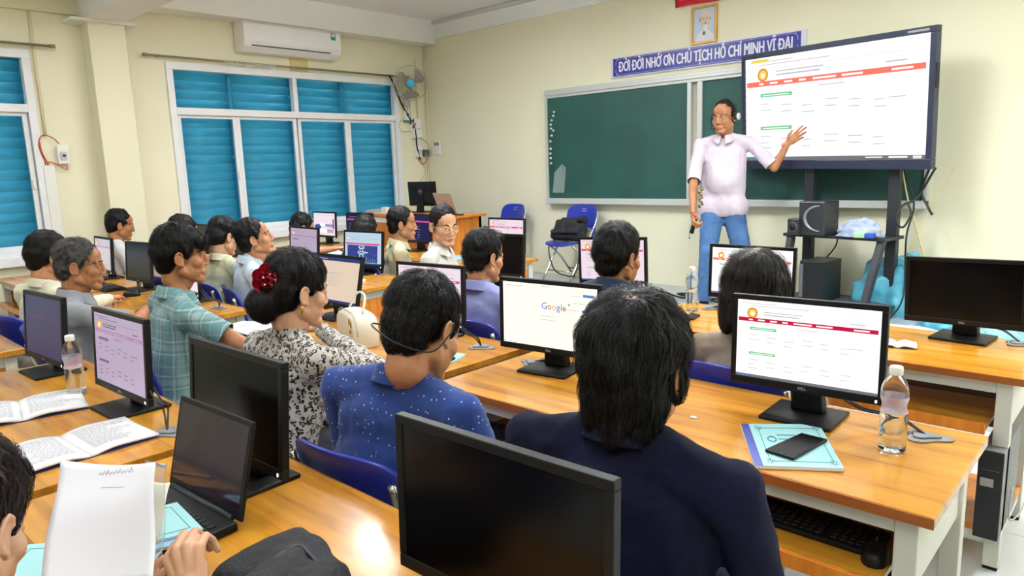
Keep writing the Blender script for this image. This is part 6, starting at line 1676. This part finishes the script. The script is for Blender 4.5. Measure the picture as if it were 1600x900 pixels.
# teacher desk: laptop, books, cables
tl_ = empty('laptop', (-5.98, 5.42, PZ+.75), rad(180-6), label='silver laptop seen from behind on the teacher desk', cat='laptop')
MB().box(-.17, .17, -.24, 0, .0, .018).build('keyboard_base', mat('silver_laptop', 'B9B6B0', rough=0.35, metal=0.3), tl_, bevel=.003)
Ml2 = Matrix.Translation((0, .0, .016)) @ Matrix.Rotation(rad(-22), 4, 'X')
lid2 = MB().box(-.17, .17, 0, .009, 0, .235, M=Ml2).build('lid', mat('silver_laptop'), tl_, bevel=.003)
MB().box(-.155, .155, -.0008, 0, .02, .22, M=Ml2).build('screen', em('laptop_blue_glow', '3A7AE0', .8), lid2)
vs, fs = text_arrays('VAIO', .035, .0003, .0)
MB().add(vs, fs, 0, False, Ml2 @ Matrix.Translation((0, .0096, .12)) @ Matrix.Rotation(PI, 4, 'Z') @ Matrix.Rotation(PI/2, 4, 'X')).build('logo', mat('dark_grey_plastic'), lid2)
bs_ = ['E4E2DC', 'C9C4BA', 'B8BCC4']
for k in range(3):
    tag(MB().box(-.17+.02*k, .17-.02*k, -.10, .10, 0, .014).build('paper_pile', mat('pile_%d' % k, bs_[k], rough=0.8), None, bevel=.002, loc=(-6.98+.02*k, 5.20, PZ+.75+.015*k), rz=.1*k), ['lowest of the papers piled at the window end of the teacher desk', 'middle of the papers piled at the window end of the teacher desk', 'topmost of the papers piled at the window end of the teacher desk'][k], 'papers')
tag(MB().box(-.06, .06, -.04, .04, 0, .03).build('mouse_pad_box', BLACKP, None, bevel=.004, loc=(-5.86, 5.14, PZ+.75)), 'small black box lying before the silver laptop', 'box')
tag(MB().box(-.11, .11, -.025, .025, 0, .012).build('black_marker_case', BLACKP, None, bevel=.004, loc=(-5.68, 5.22, PZ+.75), rz=.3), 'thin black case at the right end of the teacher desk', 'case')
tag(MB().box(-.05, .05, -.03, .03, 0, .08).build('tissue_pack', mat('pack_white', 'E6E6DC', rough=0.6), None, bevel=.008, loc=(-6.72, 5.10, PZ+.75)), 'small white pack beside the foot of the teacher monitor', 'pack')
cable('red_cable', [(-5.95, 4.985, 1.0), (-5.97, 4.96, .88), (-5.93, 4.96, .80), (-5.84, 4.96, .80), (-5.83, 4.96, .90), (-5.87, 4.985, 1.0)], .004, RW, 'thin red cable hanging in a loop over the teacher desk front', 'cable')

# computer tower under the second desk at the right
ct = empty('computer_tower', (-.395, 3.02, .152), 0, label='slim black computer tower on the wooden shelf beneath the right-hand desk', cat='computer')
MB().box(-.03, .045, -.14, .22, 0, .33).build('case', mat('tower_grey', '6C6D6B', rough=0.45), ct, bevel=.004)
MB().box(-.031, .046, -.150, -.14, 0, .332).build('front_bezel', mat('tower_black'), ct, bevel=.003)
MB().box(-.02, .02, -.153, -.150, .20, .23).build('logo', mat('logo_silver'), ct)
MB().box(-.02, .035, -.152, -.150, .26, .262).build('drive_slot', mat('dark_grey_plastic'), ct)
cable('hanging_cable', [(-.42, 3.3, .53), (-.50, 3.28, .47), (-.62, 3.28, .46), (-.66, 3.3, .55)], .006, CABLE, 'black cables looping under the right-hand desk', 'cable')
cable('hanging_cable', [(-.55, 3.3, .53), (-.6, 3.28, .44), (-.68, 3.28, .47), (-.70, 3.3, .55)], .006, CABLE, 'second black cable loop under the right-hand desk', 'cable')
cable('thin_wire', [(-.33, 3.30, .40), (-.30, 3.22, .33), (-.31, 3.12, .20), (-.34, 3.05, .17), (-.345, 3.10, .28)], .003, mat('pale_grey_plastic'), 'thin pale wire curving beside the slim computer tower', 'wire')
ct2 = empty('computer_tower', (-.50, 1.88, .152), 0, label='black computer tower on the shelf below the notebook desk', cat='computer')
MB().box(-.08, .08, -.15, .2, 0, .33).build('case', mat('tower_black'), ct2, bevel=.004)

# cord round the head of the dotted-shirt man
dm = [o for o in bpy.data.objects if o.type == 'EMPTY' and 'tiny white dots' in o.get('label', '')][0]
q_ = [(-.088, -.03, -.005), (-.080, -.075, -.012), (-.03, -.122, -.03), (.035, -.120, -.055), (.078, -.062, -.055), (.088, -.025, -.01), (.082, -.01, .02)]
hd = [c for c in dm.children if c.name.startswith('hair')][0]
Rd = rotm(6, -26, 0); hcd = np.array(to_local(dm, ony(662, 515, 1.22)))
MB().tube(bezier([tuple(np.array(p)*1.25 @ Rd.T+hcd) for p in q_], 6), .0022, 6).build('headband_cord', CABLE, dm)

# ceiling lamp fixtures
fx = None
for _x, _yy in LAMP_SPOTS:
    if fx is None:
        fx = empty('ceiling_lamp', (_x, _yy, 3.07), label='white fluorescent ceiling lamp with two tubes', cat='lamp', group='fluorescent ceiling lamps')
        MB().box(-.03, .03, -.62, .62, .05, .08).build('lamp_housing', WHITEPAINT, fx, bevel=.004)
        for yy in (-.4, .4): MB().tube([(0, yy, .08), (0, yy, .31)], .006, 6).build('hanger', WHITEPAINT, fx)
        for s in (-1, 1): MB().tube([(s*.07, -.59, .025), (s*.07, .59, .025)], .013, 10).build('tube', em('tube_glow', 'FFF6E4', 3.0), fx)
    else:
        o = copy_tree(fx); o.location = (_x, _yy, 3.07)
bpy.data.scenes.remove(TMP)
if not _used[0]: bpy.data.objects.remove(chair0)
